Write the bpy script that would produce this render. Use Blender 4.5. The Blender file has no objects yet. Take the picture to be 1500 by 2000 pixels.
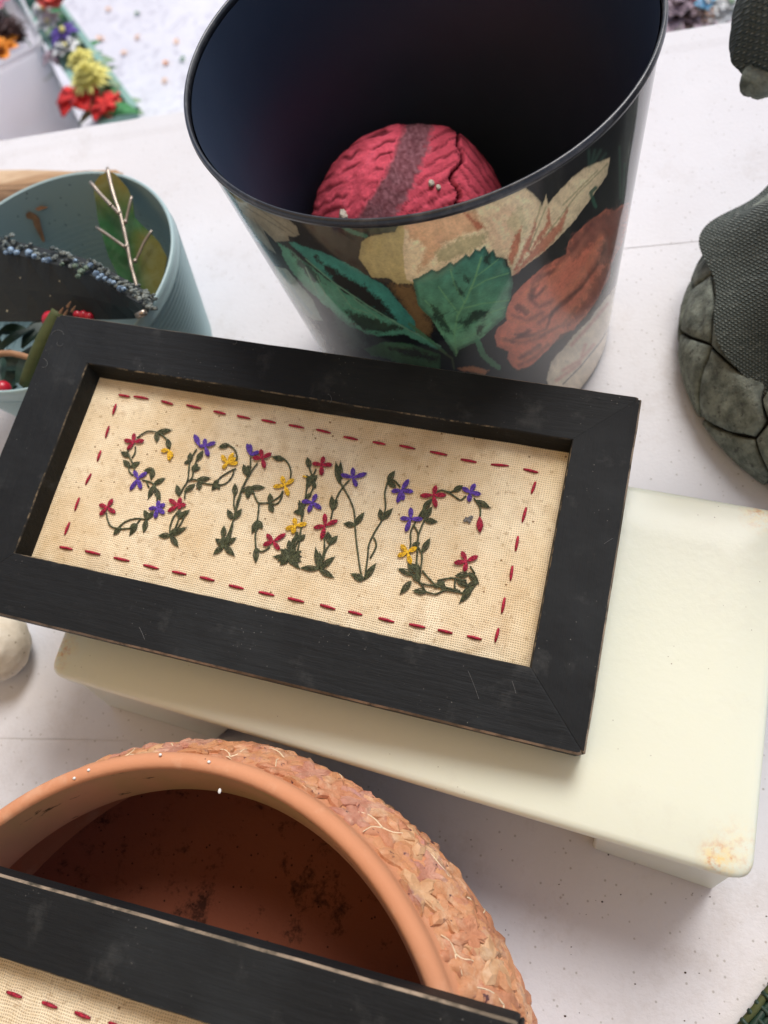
import bpy, bmesh, math, random
import numpy as np
from mathutils import Vector, Matrix, noise
random.seed(7)
S = bpy.context.scene
COL = S.collection
R = math.radians

# ------------------------------------------------------------------ camera
H = 0.5                       # lens height above the table top (metres)
F = 1500.0                    # focal length in photograph pixels (1500 x 2000)
_d = np.array([1115-750, 1690-1000, F], float); _d /= np.linalg.norm(_d)      # straight down, in lens axes
def _ray(u, v): return np.array([u-750., v-1000., F])
def _flat(u, v): r = _ray(u, v); return r/(r@_d)
_x = _flat(1440, 32)-_flat(0, 268); _x /= np.linalg.norm(_x)                   # along the far table edge
_z = -_d; _y = np.cross(_z, _x)
RW = np.array([_x, _y, _z])                                                    # lens axes -> world
CAM = np.array([0, 0, H])
def at(u, v, z=0.0):
    r = RW@_ray(u, v); return Vector((CAM+r*((z-H)/r[2])).tolist())
def pix(P):
    """world points (n,3) -> photograph pixels"""
    q = (np.asarray(P)-CAM)@RW
    return q[:, 0]/q[:, 2]*F+750, q[:, 1]/q[:, 2]*F+1000
cam = bpy.data.cameras.new('camera'); co = bpy.data.objects.new('camera', cam); COL.objects.link(co)
m = Matrix.Identity(4)
cols = [RW@np.array([1, 0, 0]), RW@np.array([0, -1, 0]), RW@np.array([0, 0, -1])]
for i, c in enumerate(cols):
    for j in range(3): m[j][i] = float(c[j])
m[2][3] = H
co.matrix_world = m
cam.sensor_fit = 'VERTICAL'; cam.sensor_height = 36; cam.sensor_width = 27; cam.lens = 27
cam.clip_start = 0.01; cam.clip_end = 200
cam.dof.use_dof = True; cam.dof.focus_distance = 0.40; cam.dof.aperture_fstop = 7.0
S.camera = co

# ------------------------------------------------------------------ sky, sun, exposure
SUN_AZ, SUN_EL = 22, 52       # measured from world +Y towards +X
w = bpy.data.worlds.new('World'); S.world = w; w.use_nodes = True
nt = w.node_tree; nt.nodes.clear()
sky = nt.nodes.new('ShaderNodeTexSky'); sky.sky_type = 'NISHITA'; sky.sun_disc = False
sky.sun_elevation = R(SUN_EL); sky.sun_rotation = R(SUN_AZ); sky.dust_density = 2.2; sky.air_density = 1.0; sky.ozone_density = 1.0
bg = nt.nodes.new('ShaderNodeBackground'); bg.inputs[1].default_value = 0.115
ow = nt.nodes.new('ShaderNodeOutputWorld')
nt.links.new(sky.outputs[0], bg.inputs[0]); nt.links.new(bg.outputs[0], ow.inputs[0])
sl = bpy.data.lights.new('sun', 'SUN'); sl.energy = 2.0; sl.angle = R(26); sl.color = (1, .99, .975)
so = bpy.data.objects.new('sun', sl); COL.objects.link(so)
sd = Vector((math.sin(R(SUN_AZ))*math.cos(R(SUN_EL)), math.cos(R(SUN_AZ))*math.cos(R(SUN_EL)), math.sin(R(SUN_EL))))
so.rotation_euler = sd.to_track_quat('Z', 'Y').to_euler(); so.location = (1, 1, 2)
S.view_settings.view_transform = 'Standard'; S.view_settings.look = 'None'
S.view_settings.exposure = 0.50; S.view_settings.gamma = 1

# ------------------------------------------------------------------ materials
def lin(c):
    c = np.asarray(c, float)/255.; return np.where(c <= .04045, c/12.92, ((c+.055)/1.055)**2.4)
def L4(c): l = lin(c); return (float(l[0]), float(l[1]), float(l[2]), 1)
class Mat:
    def __init__(s, name, rough=.5, spec=.5, **kw):
        s.m = bpy.data.materials.new(name); s.m.use_nodes = True; s.t = s.m.node_tree
        s.b = s.t.nodes['Principled BSDF']; s.b.inputs['Roughness'].default_value = rough
        s.b.inputs['Specular IOR Level'].default_value = spec
        for k, v in kw.items(): s.b.inputs[k.replace('_', ' ')].default_value = v
        s.tc = s.n('ShaderNodeTexCoord'); s.h = None
    def n(s, t, **kw):
        n = s.t.nodes.new(t)
        for k, v in kw.items(): setattr(n, k, v)
        return n
    def l(s, a, b): s.t.links.new(a, b)
    def obj(s, scale=(1, 1, 1), rot=(0, 0, 0)):
        mp = s.n('ShaderNodeMapping'); mp.inputs['Scale'].default_value = scale; mp.inputs['Rotation'].default_value = rot
        s.l(s.tc.outputs['Object'], mp.inputs[0]); return mp.outputs[0]
    def noise(s, scale, detail=4, rough=.55, vec=None, dist=0):
        n = s.n('ShaderNodeTexNoise'); n.inputs['Scale'].default_value = scale; n.inputs['Detail'].default_value = detail
        n.inputs['Roughness'].default_value = rough; n.inputs['Distortion'].default_value = dist
        s.l(vec or s.tc.outputs['Object'], n.inputs['Vector']); return n.outputs[0]
    def vor(s, scale, vec=None, feature='F1', rnd=1):
        n = s.n('ShaderNodeTexVoronoi'); n.feature = feature; n.inputs['Scale'].default_value = scale; n.inputs['Randomness'].default_value = rnd
        s.l(vec or s.tc.outputs['Object'], n.inputs['Vector']); return n.outputs[0]
    def wave(s, scale, vec=None, d='X', dist=0):
        n = s.n('ShaderNodeTexWave'); n.bands_direction = d; n.inputs['Scale'].default_value = scale; n.inputs['Distortion'].default_value = dist
        n.inputs['Detail Scale'].default_value = 1.5
        s.l(vec or s.tc.outputs['Object'], n.inputs['Vector']); return n.outputs[1]
    def ramp(s, x, stops):
        r = s.n('ShaderNodeValToRGB'); e = r.color_ramp.elements
        while len(e) < len(stops): e.new(.5)
        for el, (p, c) in zip(e, stops):
            el.position = p; el.color = c if len(c) == 4 else (*c, 1)
        s.l(x, r.inputs[0]); return r.outputs[0]
    def mask(s, x, a, b):
        r = s.n('ShaderNodeMapRange'); r.inputs[1].default_value = a; r.inputs[2].default_value = b; r.clamp = True
        s.l(x, r.inputs[0]); return r.outputs[0]
    def mix(s, f, a, b, blend='MIX'):
        n = s.n('ShaderNodeMix'); n.data_type = 'RGBA'; n.blend_type = blend
        for sock, v in ((n.inputs[0], f), (n.inputs[6], a), (n.inputs[7], b)):
            if isinstance(v, (int, float)): sock.default_value = v
            elif isinstance(v, tuple): sock.default_value = v if len(v) == 4 else (*v, 1)
            else: s.l(v, sock)
        return n.outputs[2]
    def mul(s, a, b, op='MULTIPLY'):
        n = s.n('ShaderNodeMath'); n.operation = op
        for sock, v in ((n.inputs[0], a), (n.inputs[1], b)):
            if isinstance(v, (int, float)): sock.default_value = v
            else: s.l(v, sock)
        return n.outputs[0]
    def col(s, x):
        if isinstance(x, tuple): s.b.inputs['Base Color'].default_value = x if len(x) == 4 else (*x, 1)
        else: s.l(x, s.b.inputs['Base Color'])
        return s
    def rough(s, x): s.l(x, s.b.inputs['Roughness']); return s
    def bump(s, x, dist, strength=1.):
        n = s.n('ShaderNodeBump'); n.inputs['Distance'].default_value = dist; n.inputs['Strength'].default_value = strength
        s.l(x, n.inputs['Height'])
        if s.h: s.l(s.h, n.inputs['Normal'])
        s.h = n.outputs[0]; s.l(s.h, s.b.inputs['Normal']); return s
    def attr(s, name='Col'):
        n = s.n('ShaderNodeAttribute'); n.attribute_name = name; return n.outputs[0]

def translucent(M, col, f):
    tr = M.n('ShaderNodeBsdfTranslucent'); tr.inputs[0].default_value = (*col, 1); mx = M.n('ShaderNodeMixShader'); mx.inputs[0].default_value = f
    M.l(M.b.outputs[0], mx.inputs[1]); M.l(tr.outputs[0], mx.inputs[2]); M.l(mx.outputs[0], M.t.nodes['Material Output'].inputs[0])
def speckle(M, base, col, scale, thr, vec=None):
    v = M.vor(scale, vec); return M.mix(M.mask(v, thr, thr*.55), base, col)

# ------------------------------------------------------------------ objects
MW = {}
def setprops(o, label=None, cat=None, group=None, kind=None):
    for k, v in (('label', label), ('category', cat), ('group', group), ('kind', kind)):
        if v: o[k] = v
def thing(name, loc, label, cat, group=None, mat=None):
    o = bpy.data.objects.new(name, None); o.empty_display_size = .02; COL.objects.link(o)
    M = mat if mat is not None else Matrix.Translation(Vector(loc))
    o.matrix_world = M; MW[o] = M; setprops(o, label, cat, group); return o
def part(name, verts, faces, mat, parent=None, smooth=False, world=True, local=None, colors=None, label=None, kind=None, bevel=0, seg=2, subsurf=0):
    me = bpy.data.meshes.new(name)
    if parent is not None and world:
        inv = np.array(MW[parent].inverted()); A = np.c_[np.asarray(verts, float), np.ones(len(verts))]; verts = (A@inv.T)[:, :3]
    verts = np.asarray(verts, float)
    me.from_pydata(verts.tolist(), [], faces)
    mats = mat if isinstance(mat, list) else [mat]
    for mm in mats: me.materials.append(mm.m)
    bm = bmesh.new(); bm.from_mesh(me); bmesh.ops.recalc_face_normals(bm, faces=bm.faces); bm.to_mesh(me); bm.free()
    if smooth: me.polygons.foreach_set('use_smooth', [True]*len(me.polygons))
    if colors is not None:
        ca = me.color_attributes.new('Col', 'FLOAT_COLOR', 'POINT')
        ca.data.foreach_set('color', np.c_[colors, np.ones(len(colors))].astype(np.float32).ravel())
    o = bpy.data.objects.new(name, me); COL.objects.link(o)
    if parent is not None:
        o.parent = parent; MW[o] = MW[parent]
    else: MW[o] = Matrix.Identity(4)
    if label: o['label'] = label
    if kind: o['kind'] = kind
    if bevel:
        b = o.modifiers.new('bevel', 'BEVEL'); b.width = bevel; b.segments = seg; b.limit_method = 'ANGLE'; b.angle_limit = R(30)
        if smooth: pass
    if subsurf:
        b = o.modifiers.new('sub', 'SUBSURF'); b.levels = b.render_levels = subsurf
    return o
def top(name, loc, verts, faces, mat, label, cat, group=None, kind=None, **kw):
    """a top-level thing that is one mesh, origin at its base"""
    V = np.asarray(verts, float)-np.array(loc)
    o = part(name, V, faces, mat, None, **kw); o.location = loc; MW[o] = Matrix.Translation(Vector(loc)); setprops(o, label, cat, group, kind); return o
def copy_part(src, parent, Ml):
    c = src.copy(); COL.objects.link(c); c.parent = parent; c.matrix_local = Ml; MW[c] = MW[parent]; return c

def loft(rings, closed=True, cap0=False, cap1=False):
    n = len(rings[0]); V = [tuple(p) for r in rings for p in r]; Fc = []
    for i in range(len(rings)-1):
        for j in range(n if closed else n-1):
            a, b = i*n+j, i*n+(j+1) % n; Fc.append((a, b, b+n, a+n))
    if cap0: Fc.append(tuple(range(n))[::-1])
    if cap1: Fc.append(tuple(range((len(rings)-1)*n, len(rings)*n)))
    return V, Fc
def lathe(prof, c, n=96, jit=None):
    rings = []
    for (r, z) in prof:
        rings.append([(c[0]+r*math.cos(2*math.pi*k/n), c[1]+r*math.sin(2*math.pi*k/n), z) for k in range(n)])
    return loft(rings)
def join(*vf):
    V, Fc = [], []
    for v, f in vf:
        o = len(V); V += [tuple(p) for p in v]; Fc += [tuple(i+o for i in q) for q in f]
    return V, Fc
def tube(P, rad, n=6, caps=True, flat=None):
    P = [Vector(p) for p in P]; rad = rad if hasattr(rad, '__len__') else [rad]*len(P); rings = []
    up = Vector((0, 0, 1)) if flat is None else Vector(flat)
    for i, p in enumerate(P):
        t = (P[min(i+1, len(P)-1)]-P[max(i-1, 0)])
        if t.length < 1e-9: t = Vector((1, 0, 0))
        t.normalize(); a = t.cross(up)
        if a.length < 1e-3: a = t.cross(Vector((0, 1, 0)))
        a.normalize(); b = a.cross(t)
        rings.append([p+(a*math.cos(2*math.pi*k/n)+b*math.sin(2*math.pi*k/n))*rad[i] for k in range(n)])
    return loft(rings, True, caps, caps)
def smoothpath(P, k=4):
    P = [Vector(p) for p in P]
    if len(P) < 3: return P
    out = []
    for i in range(len(P)-1):
        p0, p1, p2, p3 = P[max(i-1, 0)], P[i], P[i+1], P[min(i+2, len(P)-1)]
        for j in range(k):
            t = j/k
            out.append(.5*((2*p1)+(p2-p0)*t+(2*p0-5*p1+4*p2-p3)*t*t+(3*p1-p0-3*p2+p3)*t**3))
    out.append(P[-1]); return out
def prism(top_pts, bot_pts):
    n = len(top_pts); V = [tuple(p) for p in top_pts]+[tuple(p) for p in bot_pts]
    Fc = [tuple(range(n)), tuple(range(2*n-1, n-1, -1))]+[(i, i+n, (i+1) % n+n, (i+1) % n) for i in range(n)]
    return V, Fc
def sphere(c, r, nu=24, nv=16, fn=None):
    rings = []
    for i in range(nv+1):
        th = math.pi*(1e-3+(1-2e-3)*i/nv); ring = []
        for j in range(nu):
            ph = 2*math.pi*j/nu; dv = Vector((math.sin(th)*math.cos(ph), math.sin(th)*math.sin(ph), math.cos(th)))
            rr = r if not hasattr(r, '__len__') else 1
            k = fn(dv) if fn else 1
            p = dv*k
            p = Vector((p.x*(r[0] if hasattr(r, '__len__') else r), p.y*(r[1] if hasattr(r, '__len__') else r), p.z*(r[2] if hasattr(r, '__len__') else r)))
            ring.append(p+Vector(c))
        rings.append(ring)
    return loft(rings, True, True, True)

# =================================================================== MATERIALS
# table plastic
TB = Mat('table_plastic', .6, .12)
bc = TB.mix(TB.mask(TB.noise(7, 4), .3, .7), (.62, .605, .615), (.68, .672, .69))
bc = TB.mix(TB.mul(TB.mask(TB.noise(17, 7, .8), .53, .70), .32), bc, (.42, .37, .33))
bc = speckle(TB, bc, (.42, .39, .37), 75, .06); bc = speckle(TB, bc, (.30, .24, .20), 34, .022)
bc = speckle(TB, bc, (.42, .40, .38), 160, .13)
TB.col(bc); TB.bump(TB.noise(420, 3, .6), .0005, .55); TB.bump(TB.noise(90, 3, .6), .0006, .4)

# concrete ground
GR = Mat('pale_concrete', .8, .2)
g = GR.mix(GR.noise(5, 6, .6), (.60, .57, .60), (.82, .79, .82)); g = GR.mix(GR.mul(GR.mask(GR.noise(16, 5, .7, dist=1.5), .52, .66), .6), g, (.40, .37, .42))
GR.col(g); GR.bump(GR.noise(20, 6, .7), .01, .6)
# black painted wood
def blackwood(name, base, gv=(.08, 1, 1)):
    M = Mat(name, .55, .2)
    grain = M.noise(60, 5, .6, vec=M.obj(gv))
    c = M.mix(grain, tuple(x*.75 for x in base), tuple(x*1.35 for x in base))
    c = M.mix(M.mul(M.mask(M.noise(38, 6, .7), .57, .72), .5), c, (.055, .055, .052))
    c = M.mix(M.mul(M.mask(M.vor(330), .10, .05), M.mask(M.noise(28, 3), .5, .62)), c, (.20, .19, .17)); c = M.mix(M.mul(M.mask(M.noise(9, 4, .6), .5, .7), .4), c, (.030, .034, .036))
    M.col(c); M.bump(M.noise(260, 5, .7, vec=M.obj(gv)), .0006, .8); M.bump(M.noise(60, 3), .0012, .5)
    M.rough(M.mask(M.noise(50, 3), 0., 1.)); r = M.b.inputs['Roughness'].links[0]; M.t.links.remove(r); M.b.inputs['Roughness'].default_value = .62
    return M
BW = blackwood('black_painted_wood', (.0075, .0085, .0095))
BWV = blackwood('black_painted_wood_upright', (.0075, .0085, .0095), (1, .08, 1))
BWI = blackwood('black_painted_wood_inner', (.009, .008, .0055))
WE = Mat('worn_wood_edge', .7, .2); WE.col(WE.mix(WE.mul(WE.mask(WE.noise(130, 5, .7), .45, .62), WE.mask(WE.noise(18, 3), .40, .55)), (.02, .018, .015), (.30, .22, .13)))
WE2 = Mat('bare_wood_edge', .7, .2); WE2.col(WE2.mix(WE2.mul(WE2.mask(WE2.noise(90, 4, .7), .34, .54), WE2.mask(WE2.noise(11, 3), .38, .56)), (.06, .05, .035), (.36, .27, .19)))
# linen
LN = Mat('linen', .85, .15)
pitch = 1620
w1 = LN.wave(pitch/6.283*1.0, d='X', dist=.0); w2 = LN.wave(pitch/6.283*1.0, d='Y', dist=.0)
vec = LN.obj()
wd = LN.n('ShaderNodeVectorMath'); wd.operation = 'ADD'
nz = LN.n('ShaderNodeTexNoise'); nz.inputs['Scale'].default_value = 90; LN.l(LN.tc.outputs['Object'], nz.inputs['Vector'])
sc = LN.n('ShaderNodeVectorMath'); sc.operation = 'SCALE'; sc.inputs[3].default_value = .0022; LN.l(nz.outputs[1], sc.inputs[0])
LN.l(vec, wd.inputs[0]); LN.l(sc.outputs[0], wd.inputs[1])
w1 = LN.wave(pitch/6.283, vec=wd.outputs[0], d='X'); w2 = LN.wave(pitch/6.283, vec=wd.outputs[0], d='Y')
wv = LN.mul(w1, w2, 'MAXIMUM')
c = LN.mix(LN.mask(LN.noise(22, 5, .65), .33, .67), (.70, .52, .30), (.90, .77, .55))
c = LN.mix(LN.mul(LN.mask(LN.noise(45, 4, .6), .56, .72), .45), c, (.48, .31, .15))
c = LN.mix(LN.mul(LN.mask(LN.noise(300, 2, .6), .60, .72), .5), c, (.40, .26, .13))
c = LN.mix(LN.mask(wv, .62, .12), c, LN.mix(.55, c, (.20, .12, .05)))
c = speckle(LN, c, (.25, .15, .07), 120, .09)
LN.col(c); LN.bump(wv, .0005, .7); LN.bump(LN.noise(700, 2, .6, vec=LN.obj((.12, 1, 1))), .0004, .5); LN.bump(LN.noise(14, 3), .006, .5)
def thread(name, col):
    M = Mat(name, .55, .3); M.col(M.mix(M.mask(M.noise(1100, 2), .35, .65), tuple(x*.45 for x in col), tuple(min(1, x*1.5) for x in col))); M.bump(M.noise(1800, 2, vec=M.obj((1, 1, 1))), .0003, .6); return M
TH = {'red': thread('red_thread', (.33, .012, .04)), 'pur': thread('purple_thread', (.10, .045, .30)), 'yel': thread('yellow_thread', (.85, .42, .02)),
      'grn': thread('olive_thread', (.060, .066, .030)), 'gry': thread('grey_thread', (.16, .15, .14)), 'bor': thread('crimson_thread', (.34, .012, .035))}
# cream plastic box
BX = Mat('cream_plastic', .32, .45, Subsurface_Weight=.25, Subsurface_Scale=.01)
BX.b.inputs['Subsurface Radius'].default_value = (1, .9, .6)
c = BX.mix(BX.noise(6, 3), (.67, .685, .55), (.70, .715, .60)); c = speckle(BX, c, (.25, .22, .17), 60, .025)
c = BX.mix(BX.mul(BX.mask(BX.noise(24, 6, .75), .57, .74), .22), c, (.55, .52, .42)); c = BX.mix(BX.mask(BX.vor(140), .05, .02), c, (.30, .27, .2)); BX.col(c); BX.bump(BX.noise(40, 5, .7), .0004, .4); BX.bump(BX.noise(350, 2), .0001, .3); BX_c = c
# terracotta
TC = Mat('terracotta', .75, .25)
c = TC.mix(TC.noise(14, 5, .6), (.50, .205, .10), (.60, .285, .155)); c = TC.mix(TC.mul(TC.mask(TC.noise(70, 4), .55, .7), .3), c, (.70, .45, .30))
c = speckle(TC, c, (.12, .05, .03), 90, .04); TC.col(c); TC.bump(TC.noise(260, 4, .6), .0004, .5); TC.bump(TC.wave(30, d='Z', dist=2), .0005, .2)
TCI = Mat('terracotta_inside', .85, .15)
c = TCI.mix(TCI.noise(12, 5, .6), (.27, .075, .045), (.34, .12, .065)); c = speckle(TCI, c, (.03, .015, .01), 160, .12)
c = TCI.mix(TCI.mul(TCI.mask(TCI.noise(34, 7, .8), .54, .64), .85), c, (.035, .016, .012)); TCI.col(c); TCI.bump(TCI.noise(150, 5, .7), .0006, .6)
TCN = Mat('terracotta_neck', .75, .2)
zz = TCN.n('ShaderNodeSeparateXYZ'); TCN.l(TCN.tc.outputs['Object'], zz.inputs[0])
c = TCN.mix(TCN.noise(20, 5, .6), (.66, .31, .17), (.70, .37, .24)); c = TCN.mix(TCN.mul(TCN.mask(TCN.noise(9, 4, .6), .46, .64), .7), c, (.46, .34, .14))
c = TCN.mix(TCN.mask(TCN.noise(35, 5, .7, vec=TCN.obj((1, 1, 4))), .62, .68), c, (.10, .06, .03)); TCN.col(c); TCN.bump(TCN.noise(200, 4), .0003, .5)
TCL = []
for k, (a, b) in enumerate([((.46, .195, .085), (.55, .27, .135)), ((.42, .165, .08), (.52, .235, .125)), ((.48, .25, .12), (.58, .35, .19)), ((.40, .16, .10), (.50, .25, .17))]):
    M = Mat('glazed_relief', .6, .35); c = M.mix(M.mask(M.noise(110, 5, .7), .35, .65), a, b); c = M.mix(M.mul(M.mask(M.noise(48, 6, .75), .52, .66), .42), c, (.72, .55, .38)); c = M.mix(M.mul(M.mask(M.noise(75, 4, .7), .58, .68), .55), c, (.34, .16, .17)); c = M.mix(M.mask(M.noise(210, 3), .66, .72), c, (.10, .04, .04))
    M.col(c); M.bump(M.noise(150, 5, .65), .0014, .8); TCL.append(M)
VN = Mat('cream_vein', .5, .4); VN.col((.70, .55, .36))
# basket
BK = Mat('black_plastic', .38, .5); c = BK.mix(BK.noise(30, 4), (.026, .038, .064), (.036, .052, .084)); c = speckle(BK, c, (.12, .11, .10), 330, .08); BK.col(c); BK.bump(BK.noise(400, 2), .0001, .5)
BR_ = Mat('black_rim', .28, .5); BR_.col(BR_.mix(BR_.mask(BR_.noise(70, 4, .7), .5, .8), (.018, .019, .024), (.09, .09, .09)))
PR = Mat('floral_print', .5, .3, Coat_Weight=.85, Coat_Roughness=.08, Coat_IOR=1.62)
c = PR.attr('Col'); c = PR.mix(PR.mul(PR.mask(PR.noise(700, 2), .4, .7), .35), c, PR.mix(.5, c, (.02, .02, .02))); PR.col(c); PR.bump(PR.noise(500, 2), .0001, .2)
RD = Mat('red_dyed_fibre', .9, .15); c = RD.attr('Col'); RD.col(RD.mix(RD.mul(RD.noise(420, 4), .85), c, RD.mix(.5, c, (.04, .0, .01)))); RD.bump(RD.noise(260, 6, .8, vec=RD.obj((1, 1, .3))), .002, 1.)
# blue pot
BP = Mat('blue_green_plastic', .45, .4); c = BP.mix(BP.noise(5, 3), (.26, .37, .39), (.31, .42, .44)); c = speckle(BP, c, (.03, .05, .06), 150, .13)
BP.col(c)
BPO = Mat('pale_blue_green_plastic', .4, .4); BPO.col(BPO.mix(BPO.noise(8, 3), (.30, .42, .43), (.36, .48, .50)))
GL = Mat('green_glass', .45, .3); c = GL.attr('Col'); GL.col(GL.mix(GL.mask(GL.noise(60, 4, .6, dist=1), .45, .75), c, GL.mix(.2, c, (.25, .32, .22)))); GL.bump(GL.noise(45, 3), .002, .5)
WR = Mat('pewter_wire', .35, .5, Metallic=.75); WR.col(WR.mix(WR.noise(200, 3), (.28, .23, .18), (.45, .38, .32)))
SLT = Mat('black_wood_plaque', .55, .35); c = SLT.mix(SLT.noise(90, 5, .7, vec=SLT.obj((.2, 1, 1))), (.005, .0065, .0065), (.016, .019, .018)); c = speckle(SLT, c, (.35, .3, .2), 75, .07); SLT.col(c); SLT.bump(SLT.noise(160, 5, .7), .0008, .6)
CRU = Mat('weathered_edge', .9, .2); CRU.col(CRU.mix(CRU.mask(CRU.noise(220, 5, .7), .4, .62), (.05, .068, .075), (.28, .31, .29))); CRU.bump(CRU.noise(300, 5, .7), .002, .9)
BLU = Mat('blue_resin', .6, .3); BLU.col(BLU.mix(BLU.mask(BLU.noise(320, 4), .42, .6), (.07, .11, .17), (.30, .42, .56))); BLU.bump(BLU.noise(500, 3), .001, .7)
SAG = Mat('sage_resin', .7, .3); SAG.col(SAG.mix(SAG.mask(SAG.noise(300, 4), .4, .6), (.03, .05, .04), (.17, .23, .17))); SAG.bump(SAG.noise(400, 3), .001, .7)
LFD = Mat('dark_leaf', .5, .4); LFD.col(LFD.mix(LFD.noise(60, 4), (.006, .018, .01), (.02, .05, .03)))
BER = Mat('red_berry', .3, .5); BER.col((.42, .01, .025))
OLV = Mat('olive_stem', .7, .3); OLV.col(OLV.mix(OLV.noise(80, 4, vec=OLV.obj((1, 1, 5))), (.035, .045, .012), (.08, .09, .03)))
DRY = Mat('dry_leaf', .8, .2); DRY.col(DRY.mix(DRY.noise(150, 4), (.24, .12, .06), (.42, .25, .15)))
WD = Mat('driftwood', .8, .2); wv_ = WD.noise(26, 5, .6, vec=WD.obj((.25, 1.6, 1.6)), dist=1.2); WD.col(WD.ramp(wv_, [(.36, (.09, .05, .03)), (.5, (.36, .22, .12)), (.66, (.55, .40, .26))])); WD.bump(wv_, .004, .8)
STN = Mat('cream_stone', .8, .2); c = STN.mix(STN.mask(STN.noise(30, 5, .6), .35, .65), (.50, .43, .32), (.72, .66, .56)); STN.col(speckle(STN, c, (.25, .2, .14), 150, .12)); STN.bump(STN.noise(120, 5), .002, .5)
# statue
SB = Mat('grey_cast_stone', .85, .2); c = SB.mix(SB.mask(SB.noise(80, 6, .7), .35, .65), (.085, .096, .080), (.27, .295, .245)); c = SB.mix(SB.mask(SB.noise(180, 4, .7), .56, .66), c, (.08, .085, .075)); SB.col(c); SB.bump(SB.noise(95, 6, .7), .0030, 1.)
SJ = Mat('dark_joint', .9, .1); SJ.col((.018, .018, .017))
RB = Mat('hessian_robe', .85, .2)
c = RB.mix(RB.noise(25, 4), (.035, .042, .036), (.085, .098, .085)); v = RB.attr('Weave'); c = RB.mix(v, c, (.36, .38, .33)); wq = RB.mul(RB.wave(190, vec=RB.obj((1, 1, 1)), d='DIAGONAL'), RB.wave(190, vec=RB.obj((1, -1, -1)), d='DIAGONAL')); RB.bump(wq, .0022, 1.); c = RB.mix(RB.mask(wq, .35, .85), c, (.21, .225, .20)); RB.col(c); RB.bump(v, .0020, 1.); RB.bump(RB.noise(700, 3), .0006, .5)
# background pieces
TUB = Mat('frosted_plastic', .45, .4, Transmission_Weight=.55); TUB.b.inputs['Base Color'].default_value = (.93, .92, .94, 1); translucent(TUB, (.95, .92, .93), .42)
GTR = Mat('pale_green_tray', .6, .3); GTR.col((.25, .42, .36))
def plain(name, c, rough=.65, **kw):
    M = Mat(name, rough, .3, **kw); M.col(M.mix(M.noise(70, 4), tuple(x*.72 for x in c), tuple(min(1, x*1.2) for x in c))); return M
PET = {'red': plain('red_silk', (.72, .035, .03)), 'coral': plain('coral_silk', (.80, .12, .09)), 'yellow': plain('yellow_silk', (.85, .76, .22)), 'purple': plain('purple_silk', (.09, .05, .25)),
       'white': plain('white_silk', (.75, .75, .72)), 'green': plain('green_silk', (.05, .22, .07)), 'brown': plain('brown_cone', (.07, .035, .03)), 'orange': plain('orange_silk', (.85, .28, .03)),
       'pink': plain('pink_silk', (.80, .28, .36)), 'blue': plain('blue_silk', (.22, .50, .72)), 'mauve': plain('mauve_silk', (.30, .22, .25)), 'sage': plain('sage_silk', (.25, .35, .22)), 'peach': plain('peach_petal', (.85, .55, .40))}

# =================================================================== GROUND AND TABLE
GZ = -.74
gv = [(-40, -40, GZ), (40, -40, GZ), (40, 40, GZ), (-40, 40, GZ)]
o = part('ground', gv, [(0, 1, 2, 3)], GR, world=False, kind='structure')
far = at(700, 154).y
X0, X1, Y0 = -1.15, .85, far-.98
tb = thing('folding_table', (0, far-.38, GZ), 'white speckled plastic folding table carrying all the garden ornaments', 'table')
def roundrect(x0, x1, y0, y1, r, z, k=8):
    P = []
    for cx, cy, a0 in ((x1-r, y1-r, 0), (x0+r, y1-r, 90), (x0+r, y0+r, 180), (x1-r, y0+r, 270)):
        for i in range(k+1):
            a = R(a0+90*i/k); P.append((cx+r*math.cos(a), cy+r*math.sin(a), z))
    return P
rr = []
for ins, z in ((.004, -.045), (0, -.041), (0, -.008), (.0015, -.003), (.006, 0), (.024, .0), (.034, -.0007)): rr.append(roundrect(X0+ins, X1-ins, Y0+ins, far-ins, .05-ins, z))
V, Fc = loft(rr, True, True, True)
o = part('table_top', V, Fc, TB, tb, smooth=False)
for sx in (X0+.22, X1-.22):
    V, Fc = tube([(sx, Y0+.08, -.05), (sx, Y0+.06, GZ+.02), (sx, Y0+.10, GZ+.012), (sx, far-.10, GZ+.012), (sx, far-.06, GZ+.02), (sx, far-.08, -.05)], .0125, 10); part('leg', V, Fc, plain('grey_tube', (.25, .25, .26), .4), tb, smooth=True)
can = thing('added_canopy', (-.6, -.3, GZ), 'unseen tan fabric roof on posts shading the near half of the table', 'added_canopy')  # added out of view to block overhead sky and warm the near table
CV = Mat('tan_canvas', .9, .1, Transmission_Weight=0.); CV.col((.60, .42, .22)); translucent(CV, (.76, .52, .26), .5)
CZ = 1.38
def canp(x, y): return (x, y, CZ+.55*(1-max(abs(x+1.05)/1.75, abs(y+1.05)/1.75)))
nx = 12; V, Fc = [], []
for j in range(nx+1):
    for i in range(nx+1): V.append(canp(-2.8+3.4*i/nx, -2.8+3.4*j/nx))
for j in range(nx):
    for i in range(nx): a = j*(nx+1)+i; Fc.append((a, a+1, a+nx+2, a+nx+1))
o = part('added_canopy_cloth', V, Fc, CV, can)
GP = plain('grey_post', (.3, .3, .3), .4) if 'plain' in globals() else GR
for x, y in ((-2.75, -2.75), (.65, -2.75), (-2.75, .65), (.68, .68)):
    if (x, y) == (.68, .68): continue
    V, Fc = tube([(x, y, GZ), (x, y, CZ)], .015, 8); part('post', V, Fc, GP, can)
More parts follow.
